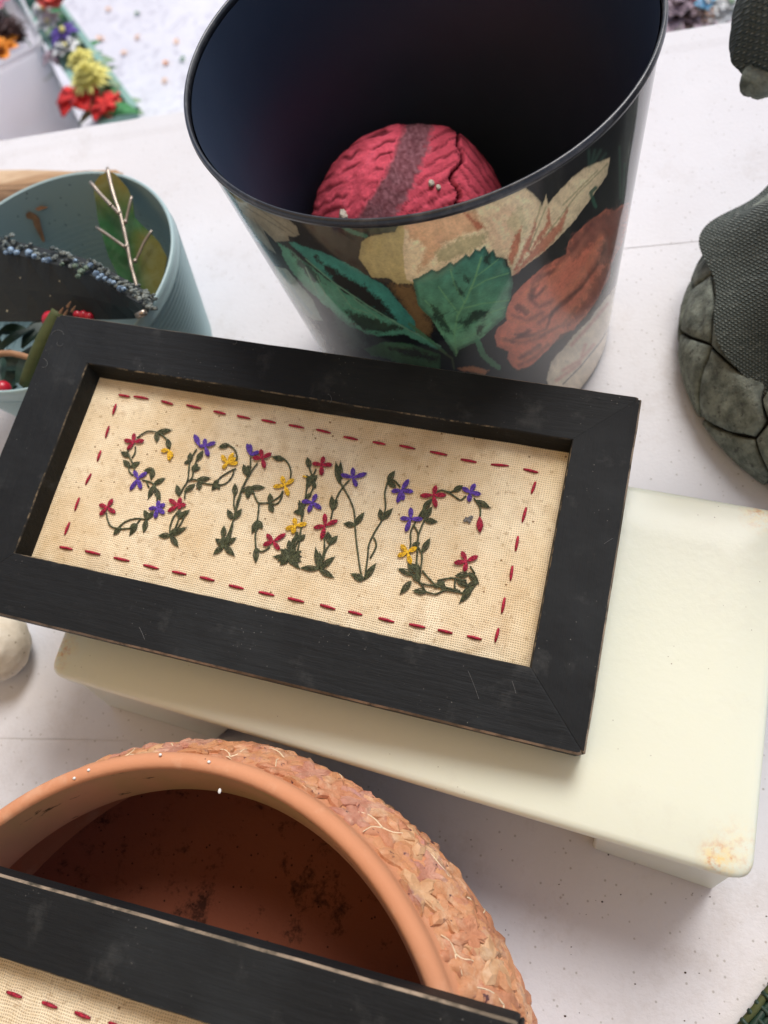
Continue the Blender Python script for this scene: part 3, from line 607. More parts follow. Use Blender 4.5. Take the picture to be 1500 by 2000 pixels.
# =================================================================== FRAMES
def basis(ex, ey, o):
    ez = ex.cross(ey).normalized(); ey = ez.cross(ex).normalized()
    m = Matrix.Identity(4)
    for j, c in enumerate((ex, ey, ez, o)):
        for i in range(3): m[i][j] = c[i]
    return m
def grow_frame(root, W, Hh, rw, th, depth, taper, mats, name='frame'):
    """picture frame in local coordinates: x along the long side, y up the short side, face at z=0, body below"""
    rl, rr2, rt, rb = rw
    O = [(0, 0), (W, 0), (W, Hh), (0, Hh)]
    I = [(rl, rb), (W-rr2, rb), (W-rr2, Hh-rt), (rl, Hh-rt)]
    BI = [(I[0][0]+taper[0], I[0][1]+taper[3]), (I[1][0]-taper[1], I[1][1]+taper[3]), (I[2][0]-taper[1], I[2][1]-taper[2]), (I[3][0]+taper[0], I[3][1]-taper[2])]
    g = .00005
    for k in range(4):
        a, b = k, (k+1) % 4
        oa, ob, ia, ib, ba, bb = O[a], O[b], I[a], I[b], BI[a], BI[b]
        ex = Vector((ob[0]-oa[0], ob[1]-oa[1], 0)).normalized()
        def P(p, z, s): return Vector((p[0]+ex.x*s, p[1]+ex.y*s, z))
        ring0 = [P(oa, 0, g), P(ia, 0, g), P(ba, -depth, g), P(ba, -th, g), P(oa, -th, g)]
        ring1 = [P(ob, 0, -g), P(ib, 0, -g), P(bb, -depth, -g), P(bb, -th, -g), P(ob, -th, -g)]
        # soften profile: outer top edge and inner top edge get small chamfers (worn edges)
        def cham(r, sgn):
            o0, i0, i1, i2, o1 = r; dO = (i0-o0).normalized(); c = .0011
            nin = Vector((0, 0, -1))
            return [o0+nin*c*1.4, o0+dO*c*1.3, i0-dO*.0007, i0+(i1-i0).normalized()*.0007, i1, i2, o1]
        r0, r1 = cham(ring0, 1), cham(ring1, -1)
        n = 26; rings = []; ts_ = [0, .0035, .0085]+[q/20 for q in range(1, 20)]+[.9915, .9965, 1]; n = len(ts_)-1
        pull = {0: .0024, 1: .0007, n: .0024, n-1: .0007}
        for j in range(n+1):
            t = ts_[j]; ring = []
            for q, (p0, p1) in enumerate(zip(r0, r1)):
                p = p0.lerp(p1, t)
                if 0 < j < n and q < 4: p = p+Vector((0, 0, noise.noise(Vector((p.x*40, p.y*40, 3+root.name.__len__())))*.0004))+Vector((noise.noise(p*60+Vector((5, 0, 0))), noise.noise(p*60), 0))*.0003
                if j in pull and q in (0, 1, 6): tgt = r0[2].lerp(r1[2], t); dd_ = Vector((tgt.x-p.x, tgt.y-p.y, 0)).normalized(); p = p+dd_*pull[j]
                ring.append(p)
            rings.append(ring)
        V, Fc = loft(rings, True, True, True)
        o = part('frame_rail', V, Fc, [BWV if k % 2 else mats[0]]+mats[1:], root, world=False)
        me = o.data
        for p in me.polygons:
            if len(p.vertices) > 4: continue
            q = sorted(set(i % 7 for i in p.vertices))
            if q == [0, 1]: p.material_index = 1
            elif q == [2, 3]: p.material_index = 2
            elif q == [3, 4]: p.material_index = 3
        # pieces need a shared local orientation for grain: rotate texture by object? keep
    return I, BI
n1 = RW@np.array([.14920411, .31395072, .9376423])     # frame's downward normal in world (it leans on the pot at its left end)
TF = .020
brr = RW@_ray(1140, 1478)
# plane distance so that the lower right corner stands TF above the box top
zc = HX+TF+.0015; tt = (zc-H)/brr[2]; DPL = tt*(brr@n1)
def fr(u, v, s=0.): r = RW@_ray(u, v); return Vector((CAM+r*((DPL+s)/(r@n1))).tolist())
Q = [fr(113, 612), fr(1258, 775), fr(1140, 1478), fr(-120, 1172)]
ex = ((Q[1]-Q[0])+(Q[2]-Q[3])).normalized(); ey = ((Q[0]-Q[3])+(Q[1]-Q[2])).normalized()
W1 = ((Q[1]-Q[0]).length+(Q[2]-Q[3]).length)/2; H1 = ((Q[0]-Q[3]).length+(Q[1]-Q[2]).length)/2
cq = (Q[0]+Q[1]+Q[2]+Q[3])/4; ez = ex.cross(ey).normalized(); ey = ez.cross(ex)
org = cq-ex*W1/2-ey*H1/2
M1 = basis(ex, ey, org); M1i = M1.inverted()
def lo(u, v, s=0.): return M1i@fr(u, v, s)
ops = [lo(*p) for p in ((176, 711), (1123, 859), (1031, 1303), (22, 1077))]
print('W1', W1, 'H1', H1, 'open', [tuple(round(c, 4) for c in p) for p in ops])
rw = [(ops[0].x+ops[3].x)/2, W1-(ops[1].x+ops[2].x)/2, H1-(ops[0].y+ops[1].y)/2, (ops[2].y+ops[3].y)/2]
DEP = .0125
fb = [lo(*p, DEP) for p in ((200, 738), (1109, 884), (56, 1086))]
tp = [(fb[0].x+fb[2].x)/2-rw[0], .0005, (H1-rw[2])-(fb[0].y+fb[1].y)/2, .0005]
print('rails', rw, 'taper', tp)
f1 = thing('embroidered_frame', None, 'whole black wooden frame showing the embroidered word SPRING on beige linen', 'picture frame', 'black framed embroideries', mat=M1)
I1, B1 = grow_frame(f1, W1, H1, rw, TF, DEP, [max(.0, t) for t in tp], [BW, WE2, WE, BWI])
# linen panel as a thin sheet with gentle ripples
def sheet(root, x0, x1, y0, y1, z, nx=60, ny=32, amp=.0005):
    V, Fc = [], []
    for j in range(ny+1):
        for i in range(nx+1):
            x = x0+(x1-x0)*i/nx; y = y0+(y1-y0)*j/ny; V.append((x, y, z+amp*noise.noise(Vector((x*35, y*18, 1)))))
    o = len(V)
    for j in range(ny):
        for i in range(nx): a = j*(nx+1)+i; Fc.append((a, a+1, a+nx+2, a+nx+1))
    return part('linen_panel', V, Fc, LN, root, world=False, smooth=True)
ZL = -DEP
lp = sheet(f1, B1[0][0]-.004, B1[1][0]+.004, B1[0][1]-.004, B1[2][1]+.004, ZL)
# back board
V, Fc = prism([Vector((B1[0][0]-.003, B1[0][1]-.003, ZL-.002)), Vector((B1[1][0]+.003, B1[1][1]-.003, ZL-.002)), Vector((B1[2][0]+.003, B1[2][1]+.003, ZL-.002)), Vector((B1[3][0]-.003, B1[3][1]+.003, ZL-.002))], [Vector((B1[0][0]-.003, B1[0][1]-.003, ZL-.005)), Vector((B1[1][0]+.003, B1[1][1]-.003, ZL-.005)), Vector((B1[2][0]+.003, B1[2][1]+.003, ZL-.005)), Vector((B1[3][0]-.003, B1[3][1]+.003, ZL-.005))])
part('back_board', V, Fc, DRY, f1, world=False)
LIFT = .0005
def lf1(u, v, up=0.): p = lo(u, v, DEP-LIFT-up); return p
MMPP = (fr(700, 1000, DEP)-fr(701, 1000, DEP)).length      # metres per photo pixel on the linen
def spindle(a, b, w, h=None, n=8, k=7, sag=.0):
    """a padded stitch between local points a and b"""
    a, b = Vector(a), Vector(b); t = (b-a).normalized(); s = Vector((-t.y, t.x, 0)); h = h or w*.7; rings = []
    for i in range(k+1):
        q = i/k; e = (math.sin(math.pi*min(max(q, .04), .96)))**.45; c = a.lerp(b, q)
        rings.append([c+s*(w*e*math.cos(2*math.pi*j/n))+Vector((0, 0, h*e*(.55+math.sin(2*math.pi*j/n)))) for j in range(n)])
    return loft(rings, True, True, True)
# running stitches round the border
ST = [(232, 771, 254, 775), (261, 774, 290, 779), (315, 783, 338, 790), (364, 791, 393, 798), (417, 803, 441, 809), (463, 812, 489, 818), (511, 820, 539, 826), (564, 830, 594, 836), (618, 839, 646, 846), (671, 853, 699, 859), (728, 863, 753, 868), (780, 870, 811, 877), (840, 882, 874, 889), (900, 897, 931, 903), (959, 907, 994, 910), (1022, 916, 1051, 923),
      (1046, 941, 1038, 964), (1028, 991, 1020, 1020), (1012, 1047, 1007, 1076), (1001, 1105, 997, 1134), (986, 1167, 980, 1198), (974, 1227, 967, 1254),
      (116, 1068, 142, 1073), (166, 1076, 196, 1083), (222, 1089, 253, 1096), (280, 1103, 310, 1111), (336, 1116, 364, 1122), (390, 1127, 419, 1134), (447, 1143, 476, 1150), (505, 1156, 536, 1163), (562, 1168, 594, 1176), (625, 1181, 655, 1190), (680, 1194, 708, 1201), (739, 1207, 770, 1215), (799, 1219, 831, 1226), (855, 1230, 884, 1237), (912, 1242, 941, 1249),
      (227, 789, 220, 810), (213, 832, 206, 855), (197, 880, 190, 901), (178, 925, 167, 947), (155, 972, 146, 998), (136, 1020, 126, 1045)]
def stitch(parent, a, b, wpx, mat, name='border_stitch'):
    t = (b-a); s = Vector((-t.y, t.x, 0)).normalized()*wpx*.28
    V, Fc = join(spindle(a+s, b+s*.6, wpx*.62), spindle(a-s, b-s*.6, wpx*.62), spindle(a, b, wpx*.7, wpx*.7))
    return part(name, V, Fc, mat, parent, world=False, smooth=True)
for x0, y0, x1, y1 in ST: stitch(lp, lf1(x0, y0), lf1(x1, y1), 3.5*MMPP, TH['bor'])

HAIR = plain('pale_lint', (.13, .13, .125)); rh = random.Random(9)
def hair(u, v, L, a0, curl, r_=.00010):
    P = []; x, y, a = u, v, a0
    for i in range(9): P.append(lo(x, y, -.0003)); x += L/8*math.cos(a); y += L/8*math.sin(a); a += curl*rh.uniform(.3, 1.2)
    V, Fc = tube(P, r_, 5); part('lint', V, Fc, HAIR, f1, world=False)
for u, v, L, a0, cu in ((100, 655, 34, -1.2, .5), (84, 700, 30, .3, .6), (112, 668, 20, 1.8, -.5), (640, 770, 22, .2, .5), (1000, 1330, 26, 1.2, .03), (1180, 1062, 20, -.6, .02), (272, 1225, 26, 1.1, .02), (914, 1310, 60, 1.15, .02), (460, 665, 14, .5, .6)): hair(u, v, L, a0, cu)
# embroidery traced as stems, leaves and flowers (coordinates in enlarged crops)
K_ = 4.1667
cropo = {1: (40, 700), 2: (340, 760), 3: (640, 800)}
def cp(c, p, up=0.): ox, oy = cropo[c]; return lf1(ox+p[0]/K_, oy+p[1]/K_, up)
LET = {
 'S': dict(st=[(1, [(945, 650), (990, 615), (1040, 592), (1110, 600), (1160, 630), (1195, 670), (1215, 730)]), (1, [(935, 715), (930, 770), (905, 810)]), (1, [(870, 740), (880, 790), (915, 860), (928, 915)]), (1, [(880, 870), (885, 920), (915, 952)]), (1, [(990, 990), (1040, 1000), (1085, 1025), (1105, 1075), (1112, 1170)]), (1, [(1020, 995), (1045, 1050)]),
               (1, [(698, 1255), (705, 1300), (730, 1360), (790, 1385), (860, 1385), (920, 1370), (975, 1310)]), (1, [(800, 1372), (850, 1330), (910, 1308), (970, 1302), (1030, 1310), (1065, 1280)])],
           lv=[(1, (1110, 600), (1222, 583)), (1, (1110, 598), (1108, 675)), (1, (1195, 655), (1212, 732)), (1, (890, 800), (822, 762)), (1, (895, 885), (965, 845)), (1, (890, 885), (840, 830)), (1, (1085, 905), (1010, 912)), (1, (1080, 900), (1063, 982)), (1, (1085, 1025), (1168, 978)), (1, (1085, 1030), (1042, 1135)), (1, (1092, 1050), (1135, 1145)), (1, (1040, 1305), (1008, 1240)), (1, (1040, 1300), (1078, 1250)), (1, (1025, 1310), (1003, 1410)), (1, (815, 1372), (760, 1430)), (1, (950, 1345), (890, 1435)), (1, (935, 1345), (895, 1375))]),
 'P': dict(st=[(2, [(185, 485), (150, 540), (125, 600), (110, 740), (75, 800), (40, 870)]), (2, [(220, 510), (190, 560), (160, 650), (145, 720), (120, 745)]), (2, [(115, 745), (170, 735), (240, 765), (330, 775), (400, 775), (450, 740), (480, 690), (485, 650)]), (2, [(330, 770), (380, 715), (460, 665), (505, 645)]), (2, [(370, 465), (440, 455), (490, 490), (510, 540), (510, 580)]), (2, [(90, 830), (85, 890)]),
               (1, [(1285, 1240), (1240, 1300), (1215, 1380), (1220, 1440)]), (1, [(1300, 1250), (1275, 1340), (1235, 1430)]), (1, [(1330, 1290), (1300, 1350), (1240, 1430)])],
           lv=[(2, (130, 590), (130, 522)), (2, (125, 585), (85, 602)), (2, (185, 580), (232, 505)), (2, (145, 660), (188, 612)), (2, (148, 655), (208, 640)), (2, (445, 450), (368, 472)), (2, (180, 742), (288, 722)), (2, (200, 750), (205, 815)), (2, (350, 768), (310, 818)), (2, (345, 775), (368, 812)), (2, (320, 770), (362, 745)), (2, (40, 865), (22, 785)), (2, (85, 835), (165, 775)),
               (1, (1285, 1300), (1368, 1238)), (1, (1300, 1300), (1288, 1235)), (1, (1220, 1440), (1128, 1443)), (1, (1220, 1440), (1342, 1378)), (1, (1220, 1440), (1278, 1525)), (1, (1225, 1435), (1262, 1385))]),
 'R': dict(st=[(2, [(622, 550), (618, 640), (590, 730), (545, 830), (510, 930), (490, 1030), (460, 1130), (410, 1250)]), (2, [(680, 600), (640, 650), (600, 720), (555, 800), (530, 900), (490, 1020)]), (2, [(490, 860), (485, 940), (495, 980)]), (2, [(478, 1090), (455, 1200), (425, 1260)]), (2, [(640, 820), (660, 880), (690, 925), (760, 925), (830, 935), (870, 890), (885, 830)]), (2, [(760, 925), (810, 905), (860, 870), (882, 830)]), (2, [(805, 555), (870, 555), (925, 600), (950, 670), (945, 730)]),
               (2, [(690, 930), (685, 1000), (675, 1080)]), (2, [(670, 1130), (660, 1200), (665, 1290)]), (2, [(665, 1290), (715, 1322), (780, 1283)])],
           lv=[(2, (590, 700), (565, 618)), (2, (595, 690), (602, 625)), (2, (495, 865), (495, 775)), (2, (620, 800), (730, 800)), (2, (600, 825), (600, 885)), (2, (550, 830), (640, 798)), (2, (570, 820), (640, 840)), (2, (470, 1055), (438, 985)), (2, (485, 1060), (545, 980)), (2, (400, 1205), (405, 1120)), (2, (405, 1270), (342, 1222)), (2, (405, 1270), (498, 1212)), (2, (405, 1270), (325, 1338)), (2, (405, 1270), (486, 1350)), (2, (405, 1268), (400, 1195)), (2, (405, 1268), (450, 1190)), (2, (895, 573), (803, 552)), (2, (785, 925), (780, 855)), (2, (775, 935), (803, 998)), (2, (675, 1068), (636, 1165)), (2, (675, 1068), (716, 1130)), (2, (675, 1065), (675, 1140)), (2, (665, 1290), (665, 1402))]),
 'I': dict(st=[(2, [(1090, 600), (1110, 670), (1130, 700), (1155, 650)]), (2, [(1130, 700), (1140, 770), (1120, 830), (1090, 880), (1060, 950), (1040, 1040), (1030, 1150), (1000, 1250), (960, 1330)]), (2, [(1080, 720), (1080, 800), (1065, 900)]), (2, [(1018, 905), (1040, 1000), (1035, 1080)]), (2, [(1030, 1160), (1020, 1240), (1000, 1330)]), (2, [(1000, 1160), (965, 1260), (950, 1340)])],
           lv=[(2, (1102, 640), (1085, 562)), (2, (1110, 755), (1078, 705)), (2, (1110, 755), (1160, 705)), (2, (1105, 750), (1120, 700)), (2, (1105, 750), (1078, 800)), (2, (1125, 755), (1150, 800)), (2, (1115, 850), (1080, 880)), (2, (1045, 1000), (978, 1000)), (2, (1065, 960), (1012, 930)), (2, (1045, 1040), (1020, 940)), (2, (1015, 1235), (1062, 1188)), (2, (945, 1310), (935, 1235)), (2, (955, 1300), (1005, 1175))]
              + [(2, (940, 1370), t) for t in ((815, 1363), (870, 1305), (905, 1300), (945, 1285), (985, 1295), (1028, 1320), (1030, 1360), (1028, 1398), (1015, 1455), (975, 1430), (868, 1425), (850, 1395))]),
 'N': dict(st=[(2, [(1425, 742), (1370, 800), (1320, 890), (1290, 990), (1275, 1060)]), (2, [(1255, 1160), (1225, 1220), (1220, 1310), (1185, 1450)]), (2, [(1300, 1230), (1240, 1300), (1210, 1400)]), (3, [(100, 590), (130, 640), (180, 730), (215, 830), (222, 940), (235, 1090), (270, 1330), (300, 1385)]), (3, [(490, 580), (465, 680), (470, 800), (440, 900), (380, 1000), (335, 1100), (325, 1200), (300, 1380)]), (3, [(375, 1040), (395, 1110), (345, 1210)]), (3, [(490, 580), (540, 575), (590, 630)])],
           lv=[(2, (1290, 985), (1283, 875)), (2, (1292, 985), (1322, 895)), (2, (1265, 1262), (1325, 1198)), (2, (1262, 1255), (1262, 1180)), (2, (1180, 1460), (1036, 1455)), (2, (1180, 1460), (1152, 1302)), (2, (1185, 1460), (1298, 1370)), (2, (1180, 1462), (1292, 1530)), (2, (1182, 1458), (1185, 1335)), (3, (95, 600), (68, 440)), (3, (95, 600), (105, 435)), (3, (222, 940), (136, 928)), (3, (222, 938), (290, 845)), (3, (488, 585), (540, 505)), (3, (495, 590), (552, 628)), (3, (440, 898), (425, 815)), (3, (440, 898), (520, 812)), (3, (295, 1382), (195, 1338)), (3, (300, 1380), (385, 1260)), (3, (300, 1375), (225, 1375))]),
 'G': dict(st=[(3, [(880, 670), (930, 655), (1000, 670), (1060, 640), (1100, 630)]), (3, [(950, 660), (1010, 690), (1080, 735), (1125, 700)]), (3, [(1190, 720), (1240, 800), (1240, 870)]), (3, [(840, 730), (790, 790), (740, 870), (700, 940), (675, 1000), (675, 1090), (660, 1240)]), (3, [(830, 800), (790, 890), (740, 1020), (730, 1150), (720, 1290), (730, 1400)]), (3, [(700, 940), (735, 1010), (730, 1100), (768, 1190), (750, 1330)]), (3, [(770, 1310), (830, 1380), (900, 1440), (970, 1450), (1080, 1480)]), (3, [(740, 1410), (850, 1430), (950, 1400)]), (3, [(790, 1480), (880, 1500), (960, 1470), (1100, 1495)]), (3, [(890, 1392), (1000, 1370), (1060, 1380), (1130, 1390)]), (3, [(740, 1390), (790, 1470)]), (3, [(1040, 1370), (1035, 1450), (1080, 1480)]), (3, [(1160, 1275), (1198, 1335)])],
           lv=[(3, (775, 810), (845, 730)), (3, (785, 885), (845, 798)), (3, (770, 880), (790, 800)), (3, (788, 900), (885, 912)), (3, (768, 1160), (828, 1055)), (3, (1205, 738), (1315, 795)), (3, (1025, 665), (1092, 622)), (3, (690, 1105), (745, 1085)), (3, (695, 1345), (580, 1298)), (3, (680, 1395), (595, 1492)), (3, (720, 1325), (655, 1262)), (3, (740, 1310), (690, 1258)), (3, (805, 1482), (702, 1475)), (3, (740, 1385), (735, 1265)), (3, (750, 1400), (690, 1340)), (3, (1150, 1325), (1224, 1410)), (3, (1150, 1338), (1045, 1352)), (3, (1222, 1400), (1130, 1445)), (3, (1145, 1432), (1055, 1400)), (3, (1175, 1455), (1080, 1565)), (3, (1100, 1490), (1185, 1450)), (3, (950, 1400), (870, 1445)), (3, (900, 1395), (960, 1470))]),
}
for key, D_ in LET.items():
    acc = ([], [])
    for c, P in D_['st']:
        pts = smoothpath([cp(c, p, .0003) for p in P], 4)
        # a backstitched line: slightly lumpy along its length
        rad_ = [1.7*MMPP*(.82+.3*abs(math.sin(i*1.15))) for i in range(len(pts))]
        acc = join(acc, tube(pts, rad_, 6))
    for c, a, b in D_['lv']:
        A_, B_ = cp(c, a, .0003), cp(c, b, .0003); t = B_-A_; s = Vector((-t.y, t.x, 0)).normalized(); wd = min(t.length*.28, 4.9*MMPP)
        for sg in (-1, 1):
            mid = A_.lerp(B_, .55)+s*sg*wd
            acc = join(acc, tube(smoothpath([A_, A_.lerp(B_, .25)+s*sg*wd*.75, mid, B_.lerp(A_, .12)+s*sg*wd*.4, B_], 2), 1.25*MMPP, 5))
        for sg in (-.45, .1, .5): acc = join(acc, tube(smoothpath([A_, A_.lerp(B_, .5)+s*sg*wd*.8+Vector((0, 0, .0002)), A_.lerp(B_, .9)+s*sg*wd*.3], 2), .95*MMPP, 5))
        acc = join(acc, tube([A_.lerp(B_, .85), A_.lerp(B_, 1.12)], .8*MMPP, 5))
    part('embroidered_letter', acc[0], acc[1], TH['grn'], lp, world=False, smooth=True, label='olive stem and leaves forming letter '+key)
FL = [('red', 1, (922, 680), [(922, 612), (846, 663), (868, 742), (1003, 668)]), ('pur', 1, (955, 975), [(925, 915), (1025, 930), (892, 1070), (980, 1062)]), ('pur', 1, (1115, 1215), [(1045, 1222), (1175, 1185), (1123, 1160), (1095, 1300), (1170, 1262)]), ('red', 1, (705, 1213), [(642, 1188), (748, 1145), (645, 1275), (770, 1256)]), ('yel', 1, (1205, 745), [(1145, 750), (1214, 830), (1236, 800)]),
      ('pur', 2, (205, 465), [(165, 372), (180, 380)]), ('pur', 2, (250, 465), [(250, 405), (335, 432), (280, 545), (205, 462)]), ('yel', 2, (432, 602), [(388, 540), (482, 520), (518, 602), (395, 645), (500, 560)]), ('red', 1, (1280, 1195), [(1212, 1148), (1305, 1135), (1345, 1190), (1200, 1245), (1300, 1225)]),
      ('pur', 2, (622, 540), [(595, 447), (618, 450), (690, 508)]), ('red', 2, (717, 560), [(705, 492), (640, 560), (790, 522), (737, 640)]), ('yel', 2, (900, 785), [(878, 710), (974, 732), (808, 792), (932, 865)]), ('red', 2, (805, 1240), [(755, 1182), (905, 1178), (725, 1268), (855, 1304)]),
      ('red', 2, (1200, 615), [(1216, 550), (1128, 603), (1285, 615), (1200, 700)]), ('yel', 2, (1070, 712), [(1048, 708), (1080, 718)]), ('pur', 2, (1125, 920), [(1158, 855), (1040, 913), (1195, 973), (1093, 1000)]), ('yel', 2, (990, 1110), [(978, 1050), (1078, 1095), (908, 1138), (962, 1175)]),
      ('red', 2, (1230, 1110), [(1225, 1015), (1138, 1127), (1328, 1068), (1198, 1218)]), ('pur', 3, (205, 555), [(205, 475), (110, 528), (315, 518), (236, 625)]), ('pur', 3, (600, 655), [(657, 570), (520, 665), (693, 668), (568, 755), (615, 735)]),
      ('red', 3, (860, 695), [(880, 620), (755, 700), (962, 695), (882, 795)]), ('pur', 3, (675, 890), [(676, 800), (592, 883), (768, 890), (636, 990)]), ('yel', 3, (650, 1160), [(598, 1102), (722, 1122), (570, 1192), (676, 1255)]), ('pur', 3, (1160, 675), [(1197, 605), (1098, 635), (1244, 687), (1150, 748)]), ('red', 3, (1236, 872), [(1228, 970), (1252, 965), (1240, 995)]), ('red', 3, (1130, 1235), [(1092, 1155), (1030, 1247), (1220, 1192), (1115, 1315)]), ('gry', 3, (1140, 890), [(1180, 870), (1105, 905), (1160, 920), (1120, 880)])]
NAMEC = {'red': 'red', 'pur': 'purple', 'yel': 'yellow', 'gry': 'grey'}
rf = random.Random(3)
for colr, c, ce, tips in FL:
    acc = ([], []); O_ = cp(c, ce, .0008)
    for t_ in tips:
        T_ = cp(c, t_, .0006); t = T_-O_; s = Vector((-t.y, t.x, 0)).normalized(); wd = min(t.length*.27, 4.0*MMPP)
        for sg in (-1, -.5, 0, .5, 1):
            mid = O_.lerp(T_, .6)+s*sg*wd+Vector((0, 0, .0003*(1-abs(sg))))
            e = O_.lerp(T_, .9 if abs(sg) == 1 else 1.0)+s*sg*wd*.7
            acc = join(acc, tube(smoothpath([O_, O_.lerp(T_, .3)+s*sg*wd*.65, mid, e], 2), .95*MMPP, 5))
        acc = join(acc, tube([T_.lerp(O_, .1), T_+t*.06], .7*MMPP, 5))
    part('embroidered_flower', acc[0], acc[1], TH[colr], lp, world=False, smooth=True, label=NAMEC[colr]+(' embroidered knot' if colr == 'gry' else ' embroidered flower'))

# ---------------- second frame, close to the lens at the bottom
Z2 = H-.350
A2, B2 = at(0, 1707, Z2), at(1021, 1998, Z2); ex = (B2-A2).normalized(); ey = Vector((0, 0, 1)).cross(ex)
I2 = at(187, 1931, Z2); wid = abs((I2-A2).dot(ey)); print('rail2', wid, 'rail1', rw)
W2, H2 = W1, H1; rwid = wid
org = B2-ex*W2-ey*H2; M2 = basis(ex, ey, org)
f2 = thing('embroidered_frame', None, 'cut off black frame with red stitches lying across the terracotta pot', 'picture frame', 'black framed embroideries', mat=M2)
I2_, B2_ = grow_frame(f2, W2, H2, [rwid]*4, TF, DEP, [.0005]*4, [BW, WE2, WE, BWI])
lp2 = sheet(f2, B2_[0][0]-.004, B2_[1][0]+.004, B2_[0][1]-.004, B2_[2][1]+.004, ZL)
M2i = M2.inverted()
for x0, y0, x1, y1 in ((13, 1937, 43, 1948), (82, 1957, 112, 1968), (146, 1977, 177, 1989), (212, 1997, 243, 2009)):
    a = M2i@at(x0, y0, Z2-DEP+.0008); b = M2i@at(x1, y1, Z2-DEP+.0008); stitch(lp2, a, b, 3.6*MMPP, TH['bor'])

sx0, sx1, sy0, sy1 = B2_[0][0]+.012, B2_[1][0]-.012, B2_[0][1]+.012, B2_[2][1]-.012
Ls = [(M2i@at(13, 1937, Z2-DEP+.0008))]; ytop = Ls[0].y; xs = (M2i@at(243, 2009, Z2-DEP+.0008)).x
zs_ = -DEP+.0008; pt = .0160
def row(ax, fixed, lo_, hi_):
    n_ = int((hi_-lo_)/pt)
    for i in range(n_):
        c_ = lo_+(i+.5)*(hi_-lo_)/n_
        a, b = (Vector((c_-.0045, fixed, zs_)), Vector((c_+.0045, fixed, zs_))) if ax == 0 else (Vector((fixed, c_-.0045, zs_)), Vector((fixed, c_+.0045, zs_)))
        stitch(lp2, a, b, 3.6*MMPP, TH['bor'])
row(0, ytop, xs+.006, sx1); row(1, sx1, sy0, ytop-.004); row(0, sy0, sx0, sx1); row(1, sx0, sy0, ytop-.004)

# =================================================================== TERRACOTTA POT
HP = Z2-TF-.002
tr = [(0, 1575), (93, 1523), (187, 1490), (280, 1473), (336, 1471), (411, 1480), (485, 1501), (560, 1531), (612, 1564), (687, 1624), (743, 1684), (799, 1773), (855, 1911)]
pc, prr = circ_from(tr, HP); pcx, pcy = float(pc[0]), float(pc[1]); print('pot', pc, prr, 'HP', HP)
pot = thing('terracotta_pot', (pcx, pcy, 0), 'round terracotta pot with embossed leaf shoulder in front of the cream box', 'plant pot')
RBG = prr*1.125; 
prof = [(prr-.008, HP-.0012), (prr-.0065, HP+.0006), (prr-.003, HP+.0008), (prr, HP-.0015), (prr+.0008, HP-.006), (prr+.0005, HP-.014), (prr+.004, HP-.020), (prr+.010, HP-.027), (prr+.017, HP-.038), (RBG-.002, HP-.054), (RBG, HP-.070), (RBG-.002, HP-.086), (RBG-.010, HP-.105), (RBG-.022, .004), (RBG-.024, 0), (.01, 0)]
V, Fc = lathe([(p.x, p.y) for p in smoothpath([Vector((a, b, 0)) for a, b in prof[:-2]], 2)]+prof[-2:], (pcx, pcy), 128); V = [(x+.009*min(1, max(0, (HP-.014-z)/.04)), y-.012*min(1, max(0, (HP-.014-z)/.04)), z) for x, y, z in V]; part('pot_wall', V, Fc, TC, pot, smooth=True)
nk = [(prr-.008, HP-.0012), (prr-.010, HP-.010), (prr-.0145, HP-.026), (prr-.0150, HP-.032)]
V, Fc = lathe(nk, (pcx, pcy), 128); part('neck', V, Fc, TCN, pot, smooth=True)
inn = [(prr-.0150, HP-.032), (prr-.008, HP-.037), (prr+.000, HP-.046), (RBG-.012, HP-.068), (RBG-.014, HP-.086), (RBG-.04, .012), (.002, .010)]
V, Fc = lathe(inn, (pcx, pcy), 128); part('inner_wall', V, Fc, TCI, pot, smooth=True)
# embossed leaves on the shoulder
shp = [(p.x, p.y) for p in smoothpath([Vector((a, b, 0)) for a, b in prof[5:12]], 6)]
cum = [0]
for a, b in zip(shp, shp[1:]): cum.append(cum[-1]+math.hypot(b[0]-a[0], b[1]-a[1]))
def shoulder(ang, s):
    s = max(0, min(cum[-1]-1e-5, s)); k = max(i for i in range(len(cum)) if cum[i] <= s); k = min(k, len(shp)-2)
    t = (s-cum[k])/(cum[k+1]-cum[k]); r = shp[k][0]*(1-t)+shp[k+1][0]*t; z = shp[k][1]*(1-t)+shp[k+1][1]*t
    dr, dz = shp[k+1][0]-shp[k][0], shp[k+1][1]-shp[k][1]; L = math.hypot(dr, dz); nr, nz_ = -dz/L, dr/L
    ca, sa = math.cos(ang), math.sin(ang)
    kx = min(1, max(0, (HP-.014-z)/.04)); P = Vector((pcx+.009*kx+r*ca, pcy-.012*kx+r*sa, z)); N = Vector((nr*ca, nr*sa, nz_)); 
    if N.z < 0 and s < cum[-1]*.5: N = -N
    if nr < 0: N = Vector((-nr*ca, -nr*sa, -nz_))
    return P, N, r
ang0 = math.atan2(-(pcy-at(950, 1700, HP).y), -(pcx-at(950, 1700, HP).x))
rl = random.Random(11)
rb2 = []
for j in range(37):
    s_ = cum[-1]*(.03+.74*j/36); env = min(1, j/3, (36-j)/4); ring = []
    for i in range(620):
        a_ = 2*math.pi*i/620; P, N, r_q = shoulder(a_, s_); q_ = Vector((a_*.14, s_, 0))
        d1 = noise.voronoi(P*95)[0]; hgt = .0013*min(1, (d1[1]-d1[0])*3)+.0010*noise.noise(P*120)+.0008*noise.noise(P*420)
        ring.append(P+N*(-.0004+env*max(0, hgt)))
    rb2.append(ring)
V, Fc = loft(rb2); part('relief_ground', V, Fc, TCL[0], pot, smooth=True)
